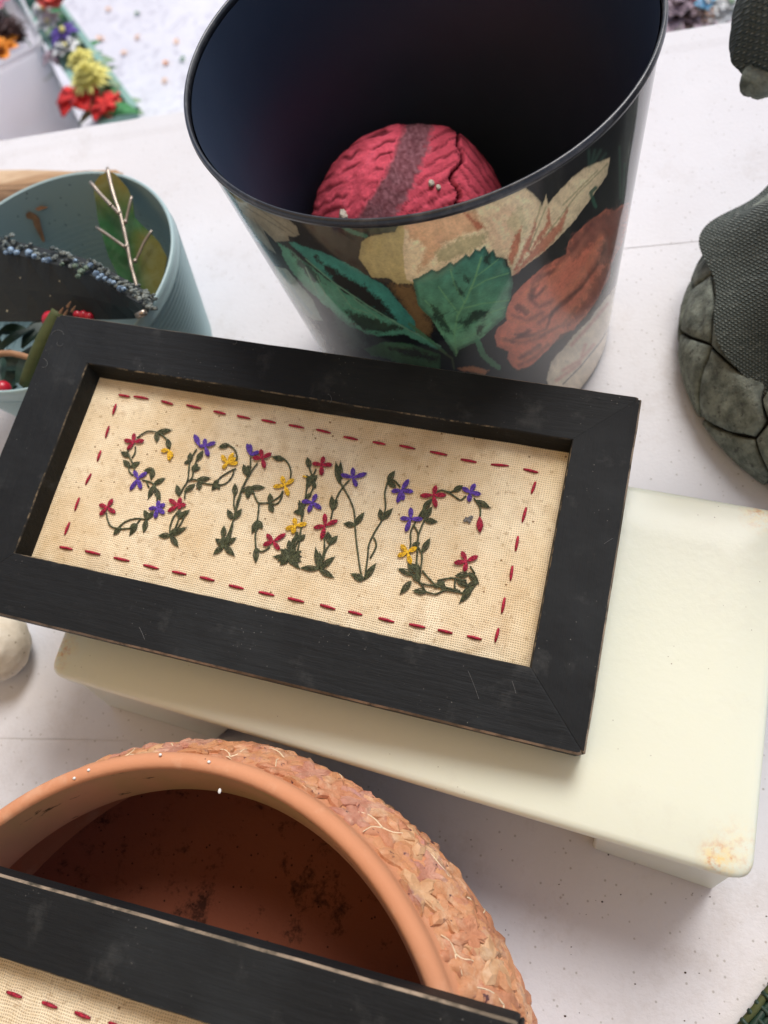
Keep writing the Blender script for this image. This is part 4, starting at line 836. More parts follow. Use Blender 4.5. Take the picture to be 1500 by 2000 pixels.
def leafmesh(rng, size, lobes):
    """lobed leaf: rim ring, raised inner ring and centre, in (along, across, height)"""
    n = 20; rim, mid = [], []
    for i in range(n):
        a = 2*math.pi*i/n; r = size*(.40+.60*abs(math.cos(a*lobes/2))**1.6)*(1+.12*rng.uniform(-1, 1)); rim.append((r*math.cos(a), r*math.sin(a)*.9, 0)); mid.append((r*.6*math.cos(a), r*.55*math.sin(a), size*.070*(1+.8*math.cos(a*lobes))))
    return rim, mid
for k in range(170):
    ang = ang0-1.45+3.0*(k+.5)/135 if k < 135 else rl.uniform(0, 6.28); s0 = cum[-1]*(.06+.64*((k*.618) % 1)); size = rl.uniform(.0105, .0185); rot = rl.uniform(0, 6.28)
    lobe = rl.choice([3, 5, 5]); rim, mid = leafmesh(rl, size, lobe); lay = .0005*(k % 3); P0, N0, r0 = shoulder(ang, s0)
    def mapp(x, y, h):
        xr = x*math.cos(rot)-y*math.sin(rot); yr = x*math.sin(rot)+y*math.cos(rot); P, N, r = shoulder(ang+xr/r0, s0+yr); return P+N*(h+lay*(1 if h > 0 else .6)+.0007*noise.noise(P*140))
    lowr = [mapp(x, y, -.0006) for x, y, h in rim]; up = [mapp(x*.93, y*.93, .0008) for x, y, h in rim]; md = [mapp(x, y, .0012+h*.6) for x, y, h in mid]; ctr = mapp(0, 0, .0006)
    V, Fc = loft([lowr, up, md]); c = len(V); V.append(ctr); n = len(rim); Fc += [(2*n+i, 2*n+(i+1) % n, c) for i in range(n)]
    mt = TCL[rl.choice([0, 0, 1, 2, 3, 0, 1])]
    lf_ = part('relief_leaf', V, Fc, mt, pot, smooth=k % 3 == 0)
    if k % 6 == 0:
        acc = ([], [])
        for q in [2*math.pi*w_/lobe for w_ in range(0, lobe, 2)]:
            pv = smoothpath([mapp(0, 0, .0007), mapp(size*.32*math.cos(q+.25), size*.30*math.sin(q+.25), .0006+size*.05), mapp(size*.6*math.cos(q), size*.55*math.sin(q), .0007+size*.094), mapp(size*.90*math.cos(q-.12), size*.82*math.sin(q-.12), .0009)], 3); acc = join(acc, tube(pv, [.00050-.00030*i_/len(pv) for i_ in range(len(pv))], 5))
        part('vein', acc[0], acc[1], VN, lf_, smooth=True)
for k in range(0):
    ang = ang0+rl.uniform(-1.2, 1.3); s0 = cum[-1]*rl.uniform(.2, .8); P, N, r = shoulder(ang, s0); V, Fc = sphere(P+N*.003, (.0026, .0026, .0022), 10, 7); part('relief_berry', V, Fc, TCL[2], pot, smooth=True)
for (u, v) in ((429, 1545), (313, 1474), (173, 1504), (145, 1520), (408, 1488)):
    p = at(u, v, HP+.0012 if u != 429 else HP-.002); V, Fc = sphere(p, (.0009, .0014 if u == 429 else .0008, .0006), 7, 5); part('white_crumb', V, Fc, PET['white'], pot)

# =================================================================== BLUE POT AND WHAT IS IN IT
ZB = .118
bp = [(0, 394), (59, 363), (117, 340), (176, 334), (235, 341), (279, 359), (317, 394), (337, 435), (342, 464), (331, 520), (308, 570), (282, 617), (0, 766), (47, 763)]
c2, r2 = circ_from(bp, ZB); cx2, cy2 = float(c2[0]), float(c2[1]); print('bluepot', c2, r2)
p2 = thing('ribbed_planter', (cx2, cy2, 0), 'pale blue green ribbed planter full of garden ornaments, left of the wastebasket', 'planter')
prof = [(r2-.0025, ZB-.0006), (r2-.0012, ZB+.0005), (r2, ZB-.0006), (r2+.0004, ZB-.004)]
nr_ = 22
for k in range(nr_*4+1):
    t = k/(nr_*4); z = ZB-.010-(ZB-.012)*t; prof.append((r2-.001-(r2*.20)*t+.0016*math.sin(k*math.pi/2+.3), z))
prof += [(r2*.78, .0), (.01, 0)]
V, Fc = lathe(prof, (cx2, cy2), 128); part('ribbed_wall', V, Fc, BPO, p2, smooth=True)
V, Fc = lathe([(r2-.0025, ZB-.0006), (r2-.004, ZB-.01), (r2-.008, ZB-.04), (r2*.86, ZB-.075), (r2*.78, .010), (r2*.7, .008), (.003, .008)], (cx2, cy2), 128); part('inner_wall', V, Fc, BP, p2, smooth=True)
cr2 = lambda p: (p[0]/3.409, 300+p[1]/3.409)
def ip(p, z): u, v = cr2(p); return at(u, v, z)
# green glass leaf with wire veins; it leans from the rim down into the planter
def zleaf(p): return ZB+.006-(p[1]-95)/870*.034
ol = [(715, 115), (660, 150), (632, 190), (625, 250), (640, 350), (650, 430), (690, 580), (720, 680), (760, 760), (830, 900), (900, 960), (960, 990), (1000, 1000), (1050, 920), (1085, 840), (1105, 740), (1112, 690), (1060, 590), (1000, 525), (940, 470), (895, 420), (880, 300), (850, 230), (800, 170), (760, 130)]
gl = thing('glass_leaf', tuple(ip((830, 800), .02)), 'green glass leaf with wire veins standing in the ribbed planter', 'leaf ornament')
tp_ = [ip(p, zleaf(p)) for p in ol]; nrm = Vector((.2, -.3, 1)).normalized()*.0008
mid = sum(tp_, Vector())/len(tp_)
rings = [[p-nrm for p in tp_], tp_, [p.lerp(mid, .5)+Vector((0, 0, .0005)) for p in tp_], [p.lerp(mid, .9)+Vector((0, 0, .0007)) for p in tp_]]
V, Fc = loft(rings, True, True, True)
cl = []
for v in V:
    u_, v_ = pix(np.array([v])); X_, Y_ = u_[0]*3.409, (v_[0]-300)*3.409
    ye = max(0, min(1, (430-Y_)/250)); ri_ = max(0, min(1, (X_-(850+(Y_-600)*.2))/90))*max(0, min(1, (Y_-480)/80))
    base = lin((26, 76, 32)); y2 = lin((98, 84, 24)); y3 = lin((86, 84, 34)); c = base*(1-ye)+y2*ye; c = c*(1-ri_)+y3*ri_; cl.append(c)
part('glass_pane', V, Fc, GL, gl, smooth=False, colors=np.array(cl))
up = Vector((0, 0, .004))
for P, r_ in (([(715, 95), (735, 190), (762, 290), (800, 400), (825, 500), (850, 620), (868, 720), (885, 790), (915, 900), (935, 960)], .0014), ([(600, 188), (660, 260), (740, 345), (790, 395)], .0014), ([(877, 283), (855, 380), (836, 460)], .0011), ([(640, 490), (730, 550), (820, 615), (850, 640)], .0012), ([(1012, 512), (960, 590), (925, 670), (898, 720)], .0010)):
    pts = smoothpath([ip(p, zleaf(p)+.006) for p in P], 3); V, Fc = tube(pts, [r_*(.85+.25*abs(math.sin(i*.9))) for i in range(len(pts))], 8); part('wire_vein', V, Fc, WR, gl, smooth=True)
for p in ((735, 342), (790, 395), (836, 455), (840, 618), (900, 716)):
    V, Fc = sphere(ip(p, zleaf(p)+.0068), .0018, 10, 7); part('solder_blob', V, Fc, WR, gl, smooth=True)
# black plaque with blue flower crust, resting across the rim
plq = thing('black_plaque', tuple(ip((300, 900), .02)), 'black plaque edged with weathered blue flowers poking out of the ribbed planter', 'plaque')
te = [(-400, 560), (-150, 600), (0, 645), (180, 690), (330, 730), (480, 765), (620, 820), (740, 890), (860, 960), (950, 1010), (990, 1045)]
be = [(-400, 1100), (-150, 1120), (0, 1120), (180, 1120), (330, 1115), (480, 1112), (620, 1105), (740, 1105), (860, 1102), (930, 1095), (985, 1062)]
topz, botz = ZB+.020, ZB-.006
T_ = [ip(p, topz) for p in te]; Bt = [ip(p, botz) for p in be]
back = Vector((0, .010, .002))
rings = []
for i, (a, b) in enumerate(zip(T_, Bt)):
    bk2 = [a+Vector((0, .013, -.002)), b+Vector((0, .013, -.004))]
    rings.append([a, a.lerp(b, .5), b, bk2[1], bk2[0]])
V, Fc = loft(rings, True, True, True); part('board', V, Fc, SLT, plq)
# crusted top edge
acc = ([], [])
for i in range(len(T_)-1):
    for j in range(13):
        t = (j+rf.random())/7; p = T_[i].lerp(T_[i+1], t)+Vector((0, rf.uniform(.001, .013), rf.uniform(-.001, .002))); s = rf.uniform(.0010, .0018)
        acc = join(acc, sphere(p, (s*1.4, s, s*.8), 9, 6, lambda q: 1+.45*noise.noise(q*2.5+p*200)))
part('crusted_edge', acc[0], acc[1], CRU, plq)
for (x_, y_, s, mt) in ((70, 625, .0058, BLU), (40, 640, .004, BLU), (110, 640, .0045, BLU), (190, 640, .0055, BLU), (225, 665, .004, BLU), (320, 690, .0046, BLU), (290, 690, .0035, BLU), (440, 700, .0045, SLT), (415, 720, .0035, SAG), (500, 730, .004, SAG), (540, 770, .0055, SAG), (520, 800, .004, SAG), (570, 745, .0045, SAG), (600, 725, .0042, BLU), (640, 780, .0045, BLU), (675, 795, .0040, BLU), (700, 815, .0036, BLU), (655, 810, .0036, BLU), (730, 830, .0034, BLU), (755, 840, .0034, BLU), (800, 880, .0046, BLU), (825, 885, .0034, BLU), (500, 695, .003, BLU)):
    s *= .52; p = ip((x_, y_+18), topz+.003); ph_ = rf.uniform(0, 6)
    V, Fc = sphere(p, (s, s*.85, s*.75), 16, 10, lambda q: 1+.22*math.sin(5*math.atan2(q.y, q.x)+ph_)*(1-abs(q.z))+.15*noise.noise(q*4+p*90)); part('resin_flower', V, Fc, mt, plq, smooth=True)
V, Fc = tube([ip((915, 1080), ZB+.018), ip((965, 1058), ZB+.021)], .0022, 10); part('rod', V, Fc, WR, plq, smooth=True)
# dark foliage with berries below the plaque
fo = thing('berry_sprig', tuple(ip((100, 1250), .02)), 'dark green leafy sprig with red berries in the ribbed planter beside the frame', 'artificial sprig')
def leaf3(c, ang, L, W_, tilt, z, n=6):
    rings = []
    dx = Vector((math.cos(ang), math.sin(ang), tilt)).normalized(); sy = Vector((-math.sin(ang), math.cos(ang), 0))
    for i in range(n+1):
        t = i/n; w_ = W_*math.sin(math.pi*min(max(t, .03), .97))**.8; p = Vector(c)+dx*L*t+Vector((0, 0, -.25*L*t*t))
        rings.append([p-sy*w_+Vector((0, 0, w_*.35)), p+Vector((0, 0, 0)), p+sy*w_+Vector((0, 0, w_*.35)), p+Vector((0, 0, -.0008))])
    return loft(rings, True, True, True)
for k in range(22):
    p = ip((rf.uniform(-150, 330), rf.uniform(1100, 1560)), 0); z = rf.uniform(.070, .100); q = at(*cr2((rf.uniform(-200, 260), rf.uniform(1120, 1560))), z)
    V, Fc = leaf3(q, rf.uniform(0, 6.28), rf.uniform(.022, .04), rf.uniform(.005, .010), rf.uniform(-.2, .3), z); part('leaf', V, Fc, LFD, fo)
for (x_, y_, s) in ((345, 1110, .0070), (560, 1080, .004), (520, 1075, .0035), (20, 1565, .006), (595, 1088, .0035)):
    V, Fc = sphere(ip((x_, y_), ZB-.004 if y_ < 1200 else .100), s, 14, 10); part('berry', V, Fc, BER, fo, smooth=True)
V, Fc = tube(smoothpath([ip((400, 1060), ZB+.006), ip((330, 1180), ZB+.002), ip((250, 1350), ZB-.006), ip((180, 1540), ZB-.02)], 3), [.006]*10, 8); part('stem', V, Fc, OLV, fo, smooth=True)
V, Fc = tube(smoothpath([ip((-50, 1340), .105), ip((80, 1330), .106), ip((230, 1370), .104)], 3), .0024, 8); part('twig', V, Fc, DRY, fo, smooth=True)
for (x_, y_) in ((0, 1070), (215, 1125)):
    V, Fc = leaf3(ip((x_, y_), .108), .2, .012, .0025, .1, 0); part('pale_leaf', V, Fc, BPO, fo)
for (x_, y_) in ((400, 1060), (450, 1020), (480, 1050), (430, 1075)):
    V, Fc = tube([ip((x_, y_), ZB+.014), ip((x_+20, y_-35), ZB+.018)], [.0012, .0003], 5); part('bristle', V, Fc, DRY, fo)
# dry leaf scraps on the planter's inner wall
def wallpt(u, v):
    r = RW@_ray(u, v); best = None
    for z in np.linspace(ZB-.004, .012, 60):
        p = at(u, v, float(z)); rr_ = math.hypot(p.x-cx2, p.y-cy2); t = (ZB-z)/(ZB-.012); lim = r2-.0025-(r2*.20)*t
        if rr_ >= lim: 
            best = p; break
    best = best or at(u, v, .012); inw = Vector((cx2-best.x, cy2-best.y, .01)).normalized(); return best+inw*.002
for P, lab in (([(168, 395), (195, 378), (240, 400), (262, 425), (270, 470), (298, 575), (280, 578), (250, 520), (222, 460), (215, 430), (175, 420)], 'curled brown dry leaf scrap stuck inside the ribbed planter'), ([(232, 360), (265, 340), (320, 345), (300, 360), (255, 370)], 'tiny brown bark crumb high inside the ribbed planter')):
    tp__ = [wallpt(*cr2(p)) for p in P]; inw = Vector((cx2-tp__[0].x, cy2-tp__[0].y, .03)).normalized()*.0009
    V, Fc = prism([p+inw for p in tp__], tp__); c0 = sum(tp__, Vector())/len(tp__); top('leaf_scrap', tuple(c0), V, Fc, DRY, lab, 'leaf scrap')

# driftwood behind the planter
ds = [(-60, 330), (0, 331), (60, 331), (120, 333), (180, 333), (230, 333), (240, 338)]
fs = [(-60, 420), (0, 420), (60, 398), (120, 385), (180, 372), (230, 350), (240, 342)]
rings = []
for i, (a, b) in enumerate(zip(ds, fs)):
    A_, B_ = at(a[0], a[1], .012), at(b[0], b[1]+40, .008); ring = []
    for k in range(12):
        an = 2*math.pi*k/12; t = .5-.5*math.cos(an); p = A_.lerp(B_, t); p.z = max(.0005, .011+.011*math.sin(an)*(1-.12*i)+.003*noise.noise(Vector((i*.9, k*.8, 2)))); ring.append(p)
    rings.append(ring)
V, Fc = loft(rings, True, True, True); c0 = sum((Vector(v) for v in V), Vector())/len(V); c0.z = 0
top('driftwood', tuple(c0), V, Fc, WD, 'tan streaky driftwood piece lying on the table behind the ribbed planter', 'driftwood', smooth=True)

# cream stone at left
sc0 = at(-12, 1262, .022)
V, Fc = sphere(sc0, (.028, .026, .022), 48, 32, lambda q: 1+.10*noise.noise(q*1.6)+.03*noise.noise(q*5)); V = [(v[0], v[1], max(0.0002, v[2])) for v in V]
top('cream_stone', (sc0.x, sc0.y, 0), V, Fc, STN, 'smooth cream stone at the left under the corner of the frame', 'stone', smooth=True)

# =================================================================== STATUE
sp = [(1322, 655), (1327, 700), (1341, 737), (1378, 825), (1433, 893), (1500, 937)]
scx, scy, sr = .2355, .3405, .147
st = thing('garden_statue', (scx, scy, 0), 'grey robed garden statue on a cobbled round base at the right edge', 'statue')
SH = .052
def domep(ang, s):   # s 0 bottom .. 1 top inner
    r = sr*(.985+.03*math.sin(min(1, s*2)*math.pi)-.17*s**1.5-.5*max(0, s-.75)*1.6); z = SH*math.sin(min(1, s*1.15)*math.pi/2); return Vector((scx+r*math.cos(ang), scy+r*math.sin(ang), z)), Vector((math.cos(ang), math.sin(ang), .35+1.2*s)).normalized()
rings = [[domep(2*math.pi*j/96, s)[0]-domep(2*math.pi*j/96, s)[1]*.0035 for j in range(96)] for s in np.linspace(.0, 1, 14)]
for r_ in rings[:1]:
    for p in r_: p.z = 0
V, Fc = loft(rings, True, True, True); part('mortar_core', V, Fc, SJ, st, smooth=True)
rs_ = random.Random(5); LX = 2*math.pi*.14; LY = .105; cells = []
for ry, (yc, c) in enumerate(((.012, 17), (.048, 15), (.088, 13))):
    for k in range(c): cells.append(((k+.5*(ry % 2)+rs_.uniform(-.30, .30))*LX/c, yc+rs_.uniform(-.012, .012)))
def clip(P, n, d):
    out = []
    for i in range(len(P)):
        a, b = P[i], P[(i+1) % len(P)]; da, db = a[0]*n[0]+a[1]*n[1]-d, b[0]*n[0]+b[1]*n[1]-d
        if da <= 0: out.append(a)
        if da*db < 0: t = da/(da-db); out.append((a[0]+(b[0]-a[0])*t, a[1]+(b[1]-a[1])*t))
    return out
for i, c in enumerate(cells):
    P = [(c[0]-.09, 0.0), (c[0]+.09, 0.0), (c[0]+.09, LY), (c[0]-.09, LY)]
    for j, q in enumerate(cells):
        for sh in (-LX, 0, LX):
            if i == j and sh == 0: continue
            dx, dy = q[0]+sh-c[0], q[1]-c[1]; L = math.hypot(dx, dy)
            if L < .13 and len(P) > 2: n_ = (dx/L, dy/L); P = clip(P, n_, n_[0]*(c[0]+dx/2)+n_[1]*(c[1]+dy/2)-.0010-.0006*rs_.random())
    if len(P) < 3: continue
    outl = []
    for k in range(len(P)):
        a, b = P[k], P[(k+1) % len(P)]; m_ = max(1, int(math.hypot(b[0]-a[0], b[1]-a[1])/.007))
        for t in range(m_): f_ = t/m_; outl.append((a[0]+(b[0]-a[0])*f_+rs_.uniform(-.0005, .0005), a[1]+(b[1]-a[1])*f_+rs_.uniform(-.0005, .0005)))
    cx_, cy_ = sum(p[0] for p in outl)/len(outl), sum(p[1] for p in outl)/len(outl); rg = []
    for f_, h_ in ((1.0, -.004), (1.0, -.0010), (.95, .0004), (.72, .0011), (.4, .0014), (.1, .0013)):
        ring = []
        for (x_, y_) in outl:
            Pp, Nn = domep((cx_+(x_-cx_)*f_)/.14, min(1, max(0, (cy_+(y_-cy_)*f_)/LY))); ring.append(Pp+Nn*(h_+(.0012*noise.noise(Pp*60)+.0007*noise.noise(Pp*200))*(h_ > 0)))
        rg.append(ring)
    for ring in rg:
        for p in ring: p.z = max(p.z, .0003)
    V, Fc = loft(rg, True, True, True); part('cobble', V, Fc, SB, st, smooth=True)
# robe: folded cloth body rising from the base
NA, NZ = 420, 300
aa, zz_ = np.meshgrid(np.linspace(0, 2*np.pi, NA, endpoint=False), np.linspace(0, 1, NZ))
hemz = .046
def robe_r(t, a):
    base = .136*(1-.24*np.clip(t/.2, 0, 1)**.8-.30*t)
    fold = (.030*np.sin(a*5+1.1+.9*np.sin(a*2+t*2))+.03*np.sin(a*9+2.3-t*3))*np.clip(1.1-.5*t, 0, 1)
    return base*(1+fold)
ROBH = .235
r_ = robe_r(zz_, aa); z_ = hemz+ROBH*zz_-.010*np.sin(aa*3+1)*(1-zz_)
lip = np.exp(-((zz_-.0)/.03)**2)*.003; r_ = r_+lip
PXr = np.c_[(scx+.005+r_*np.cos(aa)).ravel(), (scy+.020+r_*np.sin(aa)).ravel(), z_.ravel()]
wea = (np.sin(aa*150)*np.sin(zz_*ROBH/.0012*.7+np.floor(aa*150/np.pi)*np.pi/2*1.0)).ravel(); wea = np.clip(wea, 0, 1)**1.2
nzz = vnoise((aa*60).ravel(), (zz_*180).ravel(), 6, 9); wea *= .18*np.clip(nzz*1.8-.2, .1, 1)
PXr[:, 0] += np.cos(aa).ravel()*wea*.0004; PXr[:, 1] += np.sin(aa).ravel()*wea*.0007
idx = np.arange(NA*NZ).reshape(NZ, NA); fq = np.stack([idx[:-1], np.roll(idx, -1, 1)[:-1], np.roll(idx, -1, 1)[1:], idx[1:]], -1).reshape(-1, 4)
fastmesh('robe', PXr, fq, RB, st, attr={'Weave': wea})
V, Fc = lathe([(sr*.80, hemz+.003), (sr*.6, hemz+.002)], (scx, scy), 64); part('robe_lining', V, Fc, SJ, st)
# hanging sleeve cuff with fingertips
ZS = .255
cuff = [(1446, -40), (1441, 0), (1430, 40), (1424, 86), (1429, 105), (1437, 122), (1452, 135), (1470, 150), (1490, 158), (1530, 165), (1600, 150), (1640, 40), (1640, -60), (1540, -90)]
c0 = at(1540, 40, ZS)
rg = []
for f_, dz in ((.2, .034), (.6, .032), (.88, .022), (1.0, .006), (1.0, -.004), (.93, -.004), (.5, .006)):
    rg.append([c0.lerp(at(u, v, ZS), f_*(1+.008*((i*7) % 3)))+Vector((0, 0, dz)) for i, (u, v) in enumerate(cuff)])
rg = [smoothpath(r+[r[0]], 5)[:-1] for r in rg]
V, Fc = loft(rg, True, True, False); V = [Vector(v)+Vector((noise.noise(Vector(v)*300), noise.noise(Vector(v)*300+Vector((3, 1, 2))), noise.noise(Vector(v)*300+Vector((9, 4, 1)))))*.0010 for v in V]
o = part('sleeve', V, Fc, RB, st, smooth=True, subsurf=1)
arm_o = Vector((scx, scy, hemz+ROBH-.03)); V, Fc = tube([c0+Vector((0, 0, .015)), c0.lerp(arm_o, .5)+Vector((0, 0, .02)), arm_o], [.028, .032, .035], 16); part('upper_sleeve', V, Fc, RB, st, smooth=True)
for (u, v, s) in ((1466, 168, .0052), (1484, 172, .0055), (1500, 170, .005), (1474, 155, .004)):
    V, Fc = tube([at(u+10, v-24, ZS+.004), at(u+4, v-8, ZS), at(u, v, ZS-.004), at(u, v+4, ZS-.006)], [s, s, s*.85, s*.3], 12); part('finger', V, Fc, SB, st, smooth=True)
V, Fc = sphere((scx, scy, hemz+ROBH+.03), (.034, .034, .04), 32, 20, lambda q: 1+.05*noise.noise(q*3)); part('hood', V, Fc, RB, st, smooth=True)

# green woven corner piece, bottom right
gm = thing('green_wicker_mat', tuple(at(1560, 2060, 0)), 'dark green woven mat edge cut off at the lower right corner', 'mat')
A_, B_ = at(1446, 2006, .004), at(1506, 1930, .004); dr = (B_-A_).normalized(); nn = Vector((dr.y, -dr.x, 0))
if nn.dot(at(1600, 2100, .004)-A_) < 0: nn = -nn
for k in range(44):
    o0 = A_-dr*.02+nn*(.0035*k); V, Fc = tube([o0+dr*.24*t/30+Vector((0, 0, .0012*math.sin(t*2+k*1.6))) for t in range(31)], .0019, 7); part('strand', V, Fc, LFD if k % 3 else OLV, gm, smooth=True)
for k in range(41):
    o0 = A_-dr*.02+dr*(.0058*k)-nn*.002; V, Fc = tube([o0+nn*.0035*t+Vector((0, 0, .001-.0014*math.sin(t*3.14+k))) for t in range(44)], .0013, 6); part('cross_strand', V, Fc, LFD, gm, smooth=True)

# =================================================================== BACKGROUND BEHIND THE TABLE
ZT = -.40
c0 = at(74, 80, ZT); a_ = (at(-60, 148, ZT)-c0).normalized(); b_ = (at(38, 0, ZT)-c0).normalized()
tub = thing('plastic_tub', tuple((c0+a_*.15+b_*.12)*1.0)[:2]+(GZ,), 'frosted white plastic tub of pine cones standing on the ground beyond the table', 'tub')
down = at(275, 508, GZ+.02)-c0
LA, LB = .34, .26
def tubring(ins, z, t):
    ia, ib = ins+TA*t, ins+TBb*t
    q = [c0+a_*ia+b_*ib, c0+b_*(LB-ib)+a_*ia, c0+a_*(LA-ia)+b_*(LB-ib), c0+a_*(LA-ia)+b_*ib]
    q = [Vector((p.x, p.y, z)) for p in q]
    return rquad(q, .03, 5, z)
zt = ZT; d0 = Vector((down.x, down.y, 0)); _m = np.linalg.lstsq(np.array([[a_.x, b_.x], [a_.y, b_.y]]), np.array([d0.x, d0.y]), rcond=None)[0]; TA, TBb = [max(.0, min(.09, float(q))) for q in _m]; print('tub taper', _m)
rg = [tubring(-.008, zt-.012, 0), tubring(-.009, zt-.002, 0), tubring(-.006, zt, 0), tubring(-.001, zt-.002, 0), tubring(.0, zt-.03, .09), tubring(.0, zt-.15, .44), tubring(.0, GZ+.004, 1)]
V, Fc = loft(rg, True, False, True); 
o = part('tub_wall', V, Fc, TUB, tub, smooth=True); sm = o.modifiers.new('solid', 'SOLIDIFY'); sm.thickness = .0022
part('tub_rib', *tube([Vector(p)+Vector((0, 0, 0)) for p in tubring(-.002, zt-.075, .22)], .0025, 6), PET['white'], tub, smooth=True)
def cone(name, c, s, mat, label, cat, group=None):
    t = thing(name, tuple(c-Vector((0, 0, s))), label, cat, group)
    V, Fc = sphere(c, (s*.5, s*.5, s*.8), 12, 8); part('core', V, Fc, mat, t, smooth=True)
    for k in range(40):
        z = 1-2*(k+.5)/40; an = k*2.4; rr_ = math.sqrt(1-z*z); p = c+Vector((rr_*math.cos(an)*s*.45, rr_*math.sin(an)*s*.45, z*s*.75)); V, Fc = leaf3(p, an, s*.5, s*.16, .35, 0, 3); part('scale', V, Fc, mat, t)
for k, (u, v) in enumerate(((5, 25), (35, 62), (-20, 60), (10, 70), (-30, 10), (22, 5))):
    cone('pine_cone', at(u-8, v-2, ZT-.04)+Vector((0, 0, 0)), .034, PET['brown'], ['brown pine cone at the back of the frosted tub', 'brown pine cone nearest the inner corner of the frosted tub', 'brown pine cone at the left edge of the frosted tub', 'brown pine cone low in the frosted tub above the orange bloom', 'brown pine cone at the far left of the frosted tub', 'brown pine cone topmost in view in the frosted tub'][k], 'pine cone', 'pine cones in the frosted tub')
def bloom(name, c, n, L, W_, mat, label, cat, layers=1, tilt=.4, group=None, centre=None, single=False):
    t = thing(name, tuple(c), label, cat, group); acc = ([], [])
    for ly in range(layers):
        for k in range(n):
            an = 2*math.pi*(k+.5*ly)/n+rf.uniform(-.12, .12); f_ = 1-ly/(layers+.6)
            q = leaf3(c+Vector((0, 0, ly*L*.12)), an, L*f_*rf.uniform(.85, 1.1), W_*(.6+.4*f_), tilt+ly*.35, 0, 5)
            if single: acc = join(acc, q)
            else: part('petal', q[0], q[1], mat, t, smooth=True)
    if single: part('petals', acc[0], acc[1], mat, t, smooth=True)
    if centre: V, Fc = sphere(c+Vector((0, 0, L*.12)), L*.16, 10, 7); part('flower_centre', V, Fc, centre, t, smooth=True)
    # stem reaching down into the tray
    V, Fc = tube([c, c+Vector((.01, .0, -.10)), Vector((c.x, c.y, c.z-.16))], .002, 6); part('stem', V, Fc, PET['green'], t)
    return t
bloom('artificial_flower', at(0, 105, ZT-.05), 8, .06, .02, PET['orange'], 'orange silk flower low in the frosted tub', 'flower', 2)
bloom('artificial_flower', at(-2, 8, ZT-.0), 6, .035, .015, PET['pink'], 'pink silk flower at the rim of the frosted tub', 'flower', 1)
bloom('artificial_flower', at(75, 320, ZT-.18), 8, .09, .03, PET['coral'], 'coral silk bloom seen blurred through the wall of the frosted tub', 'flower', 2)
# flower tray
ZR = -.42
r0 = at(269, 207, ZR); ra = (at(154, 50, ZR)-r0).normalized(); rb_ = (at(180, 250, ZR)-r0).normalized()
tray = thing('flower_tray', tuple(r0+ra*.2+rb_*.1)[:2]+(GZ,), 'pale green tray crowded with silk flowers beside the frosted tub', 'tray')
def tq(z, ins, LA=.62, LB=.085): return [Vector((p.x, p.y, z)) for p in (r0+ra*ins+rb_*ins, r0+ra*(LA-ins)+rb_*ins, r0+ra*(LA-ins)+rb_*(LB-ins), r0+ra*ins+rb_*(LB-ins))]
V, Fc = loft([tq(ZR-.012, 0), tq(ZR, 0), tq(ZR, .014), tq(ZR-.06, .016)], True); part('rim', V, Fc, GTR, tray)
V, Fc = loft([tq(GZ+.002, .03), tq(ZR-.012, .006)], True, True); part('tray_wall', V, Fc, GTR, tray)
V, Fc = loft([tq(ZR-.06, .016), tq(ZR-.062, .018)], True, False, True); part('foam_bed', V, Fc, PET['sage'], tray)
bloom('artificial_flower', at(116, 14, ZR+.03), 7, .058, .030, PET['coral'], 'large coral red silk tulip at the top of the tray', 'flower', 2, 1.0)
bloom('artificial_flower', at(124, 62, ZR+.035), 6, .040, .012, PET['purple'], 'purple pointed star flower in the tray of silk flowers', 'flower', 1, .1, centre=PET['yellow'])
bloom('artificial_flower', at(176, 152, ZR+.03), 26, .047, .0050, PET['yellow'], 'shaggy yellow silk chrysanthemum in the tray', 'flower', 5, .15, single=True)
bloom('artificial_flower', at(158, 116, ZR+.035), 18, .034, .0045, PET['yellow'], 'smaller yellow tuft behind the shaggy chrysanthemum', 'flower', 3, .3, single=True)
bloom('artificial_flower', at(152, 186, ZR+.015), 6, .050, .026, PET['red'], 'red silk flower left of the tray corner', 'flower', 1, .1)
bloom('artificial_flower', at(206, 204, ZR+.010), 6, .042, .020, PET['red'], 'red silk flower nearest the green tray corner', 'flower', 1, .1)
for k, (u, v, l) in enumerate(((85, 20, 'white silk blossom at the rim of the frosted tub'), (95, 45, 'white silk blossom left of the purple star flower'), (130, 92, 'white silk blossom above the yellow chrysanthemum'))):
    bloom('artificial_flower', at(u, v, ZR+.022), 8, .036, .011, PET['white'], l, 'flower', 2, .3, centre=PET['yellow'])
bloom('artificial_flower', at(106, 108, ZR+.01), 6, .036, .010, PET['mauve'], 'dull mauve silk flower between tub and yellow chrysanthemum', 'flower', 1, .2)
for k in range(60):
    c = r0+ra*rf.uniform(.02, .5)+rb_*rf.uniform(.02, .075); c.z = ZR-.03+rf.uniform(0, .03)
    V, Fc = leaf3(c, rf.uniform(0, 6.3), .05, .012, rf.uniform(0, .5), 0); part('leaf', V, Fc, PET['sage'] if k % 3 else PET['green'], tray, smooth=True)
for k, (u, v, an) in enumerate(((165, 218, .2), (200, 222, .0), (225, 205, 2.2), (240, 214, 3.0))):
    V, Fc = leaf3(at(u, v, ZR+.006), an, .075, .020, .1, 0); part('leaf', V, Fc, PET['green'], tray, smooth=True)
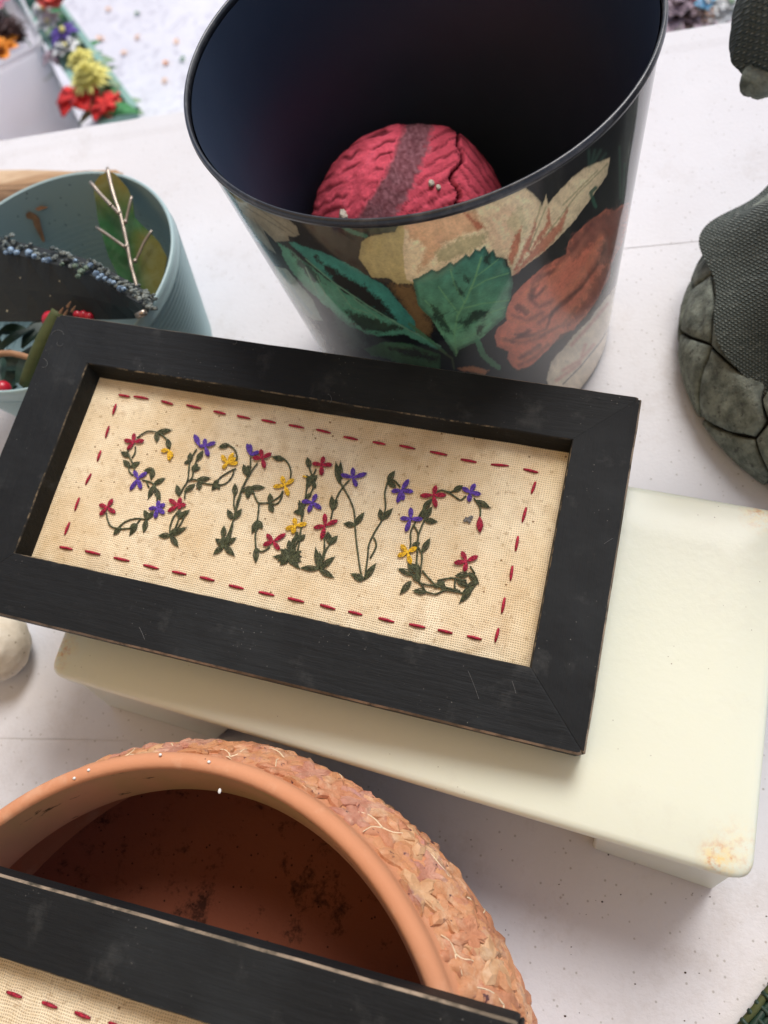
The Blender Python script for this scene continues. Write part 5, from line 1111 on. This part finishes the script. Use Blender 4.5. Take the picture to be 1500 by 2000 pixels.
# fallen petals on the ground
for k, (u, v, cc) in enumerate(((205, 18, 'peach'), (265, 28, 'sage'), (203, 76, 'peach'), (273, 68, 'peach'), (342, 76, 'peach'), (235, 104, 'peach'), (322, 125, 'orange'), (361, 114, 'green'), (326, 152, 'peach'), (190, 70, 'peach'))):
    p = at(u, v, GZ+.006); V, Fc = leaf3(p, k*1.3, .020, .008, 0, 0); V = [(a, b, max(c, GZ+.001)) for a, b, c in V]
    lab = {'peach': 'peach petal scrap fallen on the pale ground', 'sage': 'grey green leaf scrap fallen on the pale ground', 'orange': 'orange petal scrap fallen on the pale ground', 'green': 'small green leaf scrap on the ground beside the wastebasket rim'}[cc]
    lab = {0: 'peach petal scrap on the ground nearest the coral tulip', 2: 'peach petal scrap on the ground just right of the green tray rim', 3: 'peach petal scrap in the middle of the pale ground patch', 4: 'peach petal scrap highest by the wastebasket rim', 5: 'peach petal scrap on the ground right of the chrysanthemum', 8: 'peach petal scrap on the ground nearest the table edge', 9: 'peach petal scrap touching the green tray rim'}.get(k, lab)
    top('fallen_petal', tuple(p), V, Fc, PET[cc], lab, 'petal', 'petals fallen on the ground')
# bric-a-brac behind the table at upper right
ZQ = -.45
r1 = at(1250, 62, ZQ)
crt = thing('brown_crate', tuple(r1)[:2]+(GZ,), 'dark brown crate of silk flowers beyond the far table edge at upper right', 'crate')
def cq_(z, ins): return [Vector((x, y, z)) for x, y in ((r1.x-.05+ins, r1.y-.05+ins), (r1.x+.45-ins, r1.y-.05+ins), (r1.x+.45-ins, r1.y+.35-ins), (r1.x-.05+ins, r1.y+.35-ins))]
V, Fc = loft([cq_(GZ+.001, .01), cq_(ZQ-.03, 0), cq_(ZQ-.03, .012), cq_(ZQ-.12, .014)], True, True, True); part('crate_wall', V, Fc, PET['mauve'], crt)
for k, (u, v, cc, L, l) in enumerate(((1355, 12, 'pink', .03, 'pink silk bow blossom right of the basket rim'), (1376, 18, 'blue', .035, 'light blue silk flower beyond the table edge'), (1395, 6, 'white', .04, 'white silk blossom beside the light blue flower'), (1420, 18, 'white', .04, 'white silk blossom nearest the statue sleeve'), (1408, 30, 'white', .03, 'small white blossom at the table edge'), (1330, 8, 'brown', .05, 'dark brown dried flower head by the basket rim'), (1322, 30, 'mauve', .05, 'mauve brown dried flower just above the table edge'), (1350, 36, 'brown', .035, 'small brown dried flower at the table edge'), (1440, 5, 'sage', .04, 'sage green silk leaf spray behind the statue sleeve'), (1388, 30, 'peach', .025, 'peach silk blossom below the light blue flower'))):
    bloom('artificial_flower', at(u, v, ZQ), 7, L, L*.3, PET[cc], l, 'flower', 2, .3)
# everything hidden beyond: nothing more
